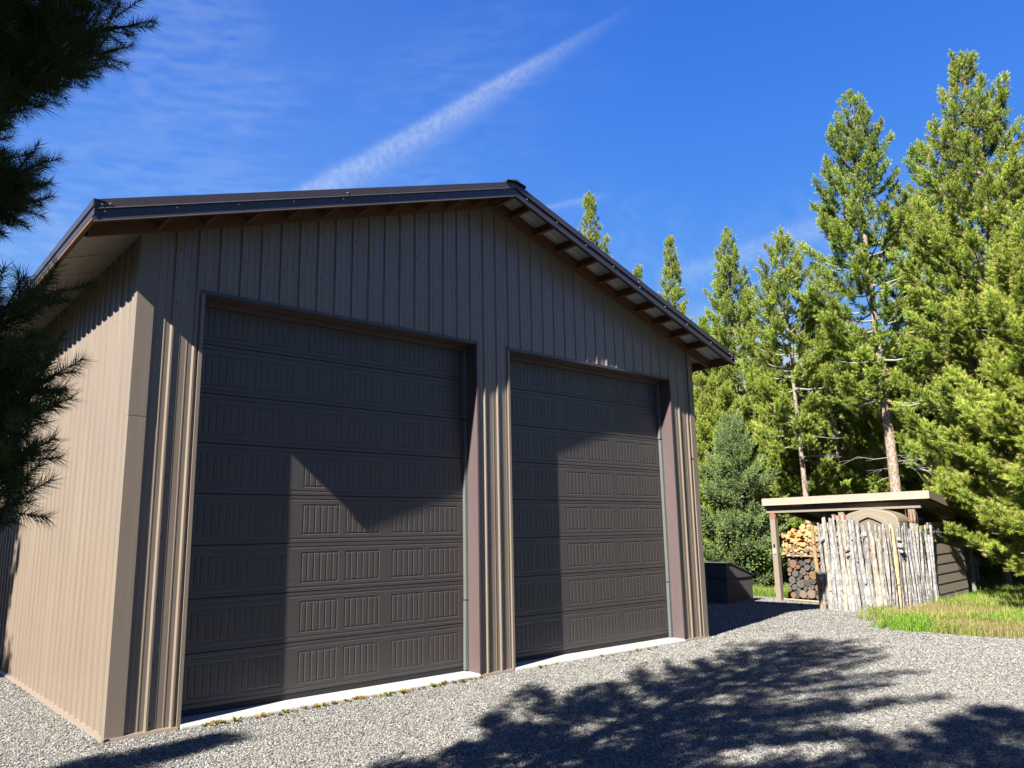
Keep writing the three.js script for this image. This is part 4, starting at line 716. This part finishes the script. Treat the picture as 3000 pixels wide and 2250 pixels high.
// which way the branches of this tree have room: right of tan -0.66 the yard was kept open
const openView = (P) => {
  if (P.distanceTo(camera.position) < .9) return true; const b = bearing(P); if (!b) return false; const [h, v] = b; if (h < -.665 || Math.abs(h) > 1.6 || v > .52) return false;
  const edge = v > .44 ? -.475 : v > .37 ? lerp(-.585, -.475, (v - .37) / .07) : v > .325 ? -.62 : v > .30 ? -.66 : v > .20 ? -.585 : v > .15 ? -.7 : v > .02 ? -.565 : v > -.06 ? -.575 : v > -.12 ? -.605 : v > -.185 ? -.61 : -.7;
  return h > edge;
};
{
  const skip = (P, D, s) => openView(P) || openView(P.clone().addScaledVector(D, .33 * s)) || openView(P.clone().addScaledVector(D, .2 * s));
  const reach = [[-1.37, 3.91, 4.8], [-1.32, 4.07, 4.71], [-1.47, 3.7, 4.88], [-1.58, 3.54, 4.96], [-1.67, 3.46, 5.05], [-1.77, 3.31, 4.93], [-1.71, 3.07, 5.04], [-1.73, 2.93, 5.04], [-1.62, 3.87, 4.75], [-1.51, 4.01, 4.77], [-1.76, 3.62, 4.93], [-1.83, 3.4, 5.02], [-1.82, 3.07, 5.13], [-1.67, 2.52, 5.45], [-1.74, 2.43, 5.54], [-1.71, 2.21, 5.65], [-1.74, 2.13, 5.64], [-1.75, 2.01, 5.64], [-1.75, 1.89, 5.64], [-1.81, 2.32, 5.53], [-1.81, 2.07, 5.63], [-1.8, 1.95, 5.73], [-1.76, 3.0, 5.06], [-1.80, 2.95, 5.1], [-1.78, 3.12, 5.06], [-1.84, 3.0, 5.1], [-1.74, 3.05, 5.0], [-1.79, 2.9, 5.05]];
  const branches = (t, crown, limbs, pts, r) => {
    for (const [x, y, z, j] of [...reach, ...reach.map(([a, b, c]) => [a - .03 - .22 * r(), b + .3 * (r() - .5), c + .25 * (r() - .5)])]) {
      if (openView(v3(x, y, z))) continue; const T = v3(x, y, z).sub(t.position), y0 = y - .25 - .3 * r(), P0 = onLine(pts, y0 / 10.8), mid = P0.clone().lerp(T, .55).add(v3(0, -.16, 0)), bp = [P0, P0.clone().lerp(mid, .55), mid, mid.clone().lerp(T, .55).add(v3(0, -.04, 0)), T];
      limbs.push(tube(bp, [.018, .014, .010, .007, .004], 6, false));
      const end = T.clone().sub(mid).normalize(), side = end.clone().cross(v3(0, 1, 0)).normalize();
      crown.put(T.clone().addScaledVector(end, -.16), end, .85, [1, 1, 1], r);
      for (let i = 0; i < 14; i++) { const q = .36 + .62 * (i + r()) / 14, P = onLine(bp, q), D = end.clone().addScaledVector(side, (i % 2 ? 1 : -1) * (.5 + .6 * r())).addScaledVector(v3(0, 1, 0), .1 + .5 * r()).normalize(); P.addScaledVector(side, (r() - .5) * .06); if (!skip(P.clone().add(t.position), D, .72)) crown.put(P, D, .65 + .25 * r(), [.85 + .3 * r(), .9 + .2 * r(), 1], r); }
    }
  };
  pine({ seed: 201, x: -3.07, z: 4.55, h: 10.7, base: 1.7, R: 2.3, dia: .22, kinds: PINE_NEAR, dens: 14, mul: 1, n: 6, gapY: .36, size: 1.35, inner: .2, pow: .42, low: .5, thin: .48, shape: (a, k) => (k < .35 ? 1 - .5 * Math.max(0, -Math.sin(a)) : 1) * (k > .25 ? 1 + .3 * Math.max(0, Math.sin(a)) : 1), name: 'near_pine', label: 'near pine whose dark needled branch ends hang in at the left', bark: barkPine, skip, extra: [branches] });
  // further pines round the yard whose shadows fall on the gravel and the long wall
  pine({ seed: 202, x: -4.3, z: 7.75, h: 9.1, base: 2.6, R: 1.9, dia: .2, kinds: PINE, dens: 8, size: 1.0, n: 5, skip, name: 'near_pine', label: 'pine left behind the photographer, seen by its shadow at lower right' });
  pine({ seed: 203, x: -6.5, z: -4.55, h: 9.2, base: 1.6, R: 1.9, dia: .2, kinds: PINE, dens: 10, size: 1.15, n: 6, skip, name: 'near_pine', label: 'pine left of the garage, seen by its shadow on the long wall' });
  pine({ seed: 204, x: -9.0, z: 2.95, h: 8.1, base: 1.6, R: 1.2, dia: .18, kinds: PINE, dens: 10, size: 1.15, n: 6, skip, name: 'near_pine', label: 'pine farther left, seen by the shadow of its tip before the garage corner' });
  pine({ seed: 205, x: -4.4, z: 6.35, h: 5.6, base: .9, R: 1.5, dia: .16, kinds: PINE, dens: 13, n: 6, gapY: .34, size: 1.1, skip, name: 'near_pine', label: 'bushy pine left of the photographer that shades the near branch ends' });
  // young pines along the left of the yard
  [[-7.4, -1.4, 4.9, 'young pine left of the garage corner'], [-8.4, 1.1, 4.6, 'young pine farther left of the garage corner'], [-8.2, -7.6, 7.2, 'mid sized pine left of the middle of the long wall'], [-10.2, -4.6, 6.6, 'mid sized pine deeper left of the long wall'], [-7.2, -10.8, 7.5, 'mid sized pine left of the far end of the long wall'], ...[-11, -8, -5.4, -2.6, .2, 3, 5.8].map((z, i) => [-12 + (i % 3) * .5, z, 6.6, 'low pine of the thicket left of the yard'])].forEach(([x, z, h, lb], i) => pine({ seed: 450 + i, x, z, h, base: .4, R: 1.7, dia: .16, kinds: PINE_FAR, dens: 8, n: 6, gapY: .4, skip, name: 'near_pine', label: lb, group: lb.startsWith('low pine') ? 'thicket left of the yard' : undefined }));
  const r = rng(77); [[-15.5, -6, 10], [-15, -1.5, 10.4], [-16, 3.5, 10.5], [-15, 8.5, 11], [-12, 13.5, 12], [-7.5, 15.5, 12], [-2.5, 16.5, 13], [3, 16, 12.5], [8.5, 16.5, 12], [13.5, 14.5, 12]].forEach(([x, z, h], i) => pine({ seed: 400 + i, x, z, h: h + r() - .5, base: 1 + r(), R: 2.5, dia: .24, kinds: PINE_FAR, dens: 6, size: 1.25, gapY: .5, group: 'pines closing the yard behind the photographer', label: 'pine of the forest edge behind the photographer, shading the yard' }));
}

// ================================================================ GRASS AND WEEDS
{
  const tuft = (seed, n, h, tones) => { const r = rng(seed), L = new Leaf(); for (let i = 0; i < n; i++) { const a = r() * 6.28, d = r() * .05, b = v3(Math.cos(a) * d, 0, Math.sin(a) * d), l = h * (.55 + .6 * r()), bend = .15 + .45 * r(), D = v3(Math.cos(a + r() - .5), 0, Math.sin(a + r() - .5)), w = v3(-D.z, 0, D.x).multiplyScalar(.0035), m = b.clone().addScaledVector(D, l * bend * .35).add(v3(0, l * .6, 0)), e = b.clone().addScaledVector(D, l * bend).add(v3(0, l * (1 - bend * .35), 0)), c = tones[Math.floor(r() * tones.length)].map((v) => v * (.8 + .4 * r())); L.tri(b.clone().sub(w), b.clone().add(w), m.clone().add(w), c); L.tri(b.clone().sub(w), m.clone().add(w), m.clone().sub(w), c); L.tri(m.clone().sub(w), m.clone().add(w), e, c); } return L.build(); };
  const fresh = [[.13, .26, .022], [.17, .30, .03], [.23, .30, .055]], dry = [[.34, .29, .13], [.28, .24, .10], [.17, .19, .05]];
  const kinds = [tuft(1, 16, .26, fresh), tuft(2, 14, .30, fresh.concat(dry.slice(1))), tuft(3, 13, .26, dry)];
  const lists = [[], [], []], r = rng(55), m = new THREE.Matrix4(), q = new THREE.Quaternion();
  const sow = (x, z, k, s) => lists[k].push([x, z, s]);
  for (let i = 0; i < 34000; i++) { const x = 12 + 12 * Math.pow(r(), 1.3), z = -1.5 + 9 * r(); if (inYard(x + (r() + r() - 1) * .9, z + (r() + r() - 1) * .6)) continue; if (x > 14.5 && x < 18.7 && z < .95) continue; const near = sstep(2.2, .2, Math.abs(z - 1.6) + (x - 13) * .3), dryness = fbm(x * .55 + 3, z * .55, 3), k = dryness > .60 ? 2 : dryness > .5 ? 1 : 0; sow(x, z, k, (.55 + .6 * r()) * (k === 2 ? .8 : 1)); }
  for (let i = 0; i < 2600; i++) { const x = 16.5 + 2.4 * r(), z = -4.6 + 2.2 * r(); if (inYard(x, z) || z > SZ0 - .1 ) continue; sow(x, z, r() < .5 ? 0 : 1, .5 + .5 * r()); }
  for (let i = 0; i < 5000; i++) { const x = 19 + 14 * r(), z = -12 + 16 * r(); sow(x, z, r() < .6 ? 2 : 1, .6 + .5 * r()); }
  lists.forEach((l, k) => { const im = new THREE.InstancedMesh(kinds[k], needleMat, l.length); im.name = numbered('grass'); im.castShadow = im.receiveShadow = true; l.forEach(([x, z, s], i) => { q.setFromAxisAngle(v3(0, 1, 0), r() * 6.28); m.compose(v3(x, -.012, z), q, v3(s, s * (.8 + .4 * r()), s)); im.setMatrixAt(i, m); }); im.userData = { kind: 'stuff', category: 'grass', label: ['fresh green grass bordering the gravel by the palisade', 'mixed green and straw grass along the yard edge', 'dry yellow grass on the ground under the pines'][k] }; scene.add(im); });
  // weeds rooted along the door slabs and in the gravel, each its own plant
  const leafy = (seed, n, h, tones) => { const r = rng(seed), L = new Leaf(); for (let i = 0; i < n; i++) { const a = r() * 6.28, l = h * (.5 + .6 * r()), D = v3(Math.cos(a) * (.4 + .5 * r()), .5 + .6 * r(), Math.sin(a) * (.4 + .5 * r())).normalize(), w = D.clone().cross(v3(r() - .5, 1, r() - .5)).normalize().multiplyScalar(l * .14), b = v3((r() - .5) * .03, 0, (r() - .5) * .03), mid = b.clone().addScaledVector(D, l * .6), e = b.clone().addScaledVector(D, l), c = tones[Math.floor(r() * tones.length)]; L.tri(b, mid.clone().add(w), mid.clone().sub(w), c); L.tri(mid.clone().add(w), e, mid.clone().sub(w), c); } return L.build(); };
  const wk = [leafy(1, 26, .07, [[.20, .22, .03], [.30, .24, .04], [.26, .16, .03]]), leafy(2, 22, .055, [[.32, .20, .04], [.24, .12, .04], [.22, .20, .04]]), leafy(3, 30, .085, [[.13, .20, .03], [.17, .23, .04]])];
  for (let i = 0; i < 60; i++) { const x = i < 46 ? A1 + .15 + 3.5 * (i + r()) / 46 : A2 + .1 + 3.2 * r(), z = .07 + .05 * r() + (r() < .2 ? .08 * r() : 0); const o = add('weed', wk[i % 8 === 3 ? 2 : Math.floor(r() * 2)], needleMat); o.position.set(x, yardLift(x, z), z); o.rotation.y = r() * 6.28; const s = .5 + .6 * r(); o.scale.set(s, s, s); tag(o, i < 46 ? 'tiny yellow green weed rooted along the near door slab' : 'tiny yellow green weed rooted along the far door slab', 'weed', i < 46 ? 'weeds along the near door slab' : 'weeds along the far door slab'); }
  const blade = tuft(8, 12, .16, fresh); for (const [x, z, s, lb] of [[3.0, 3.05, .9, 'small green grass tuft in the gravel before the near door'], [3.75, 3.7, .9, 'small grass tuft in the shaded gravel at lower middle'], [10.5, .2, 1.0, 'small grass tuft at the edge of the garage shadow'], [10.9, 1.4, .8, 'faint grass tuft in the sunny gravel beyond the tree shadow'], [8.2, 2.3, .9, 'grass tuft inside the tree shadow tip'], [4.6, 4.4, .9, 'grass tuft in the shaded gravel at lower right']]) { const o = add('grass_tuft', blade, needleMat); o.position.set(x, yardLift(x, z), z); o.scale.setScalar(s); tag(o, lb, 'grass tuft'); }
}
//TREES-END
renderer.render(scene, camera);
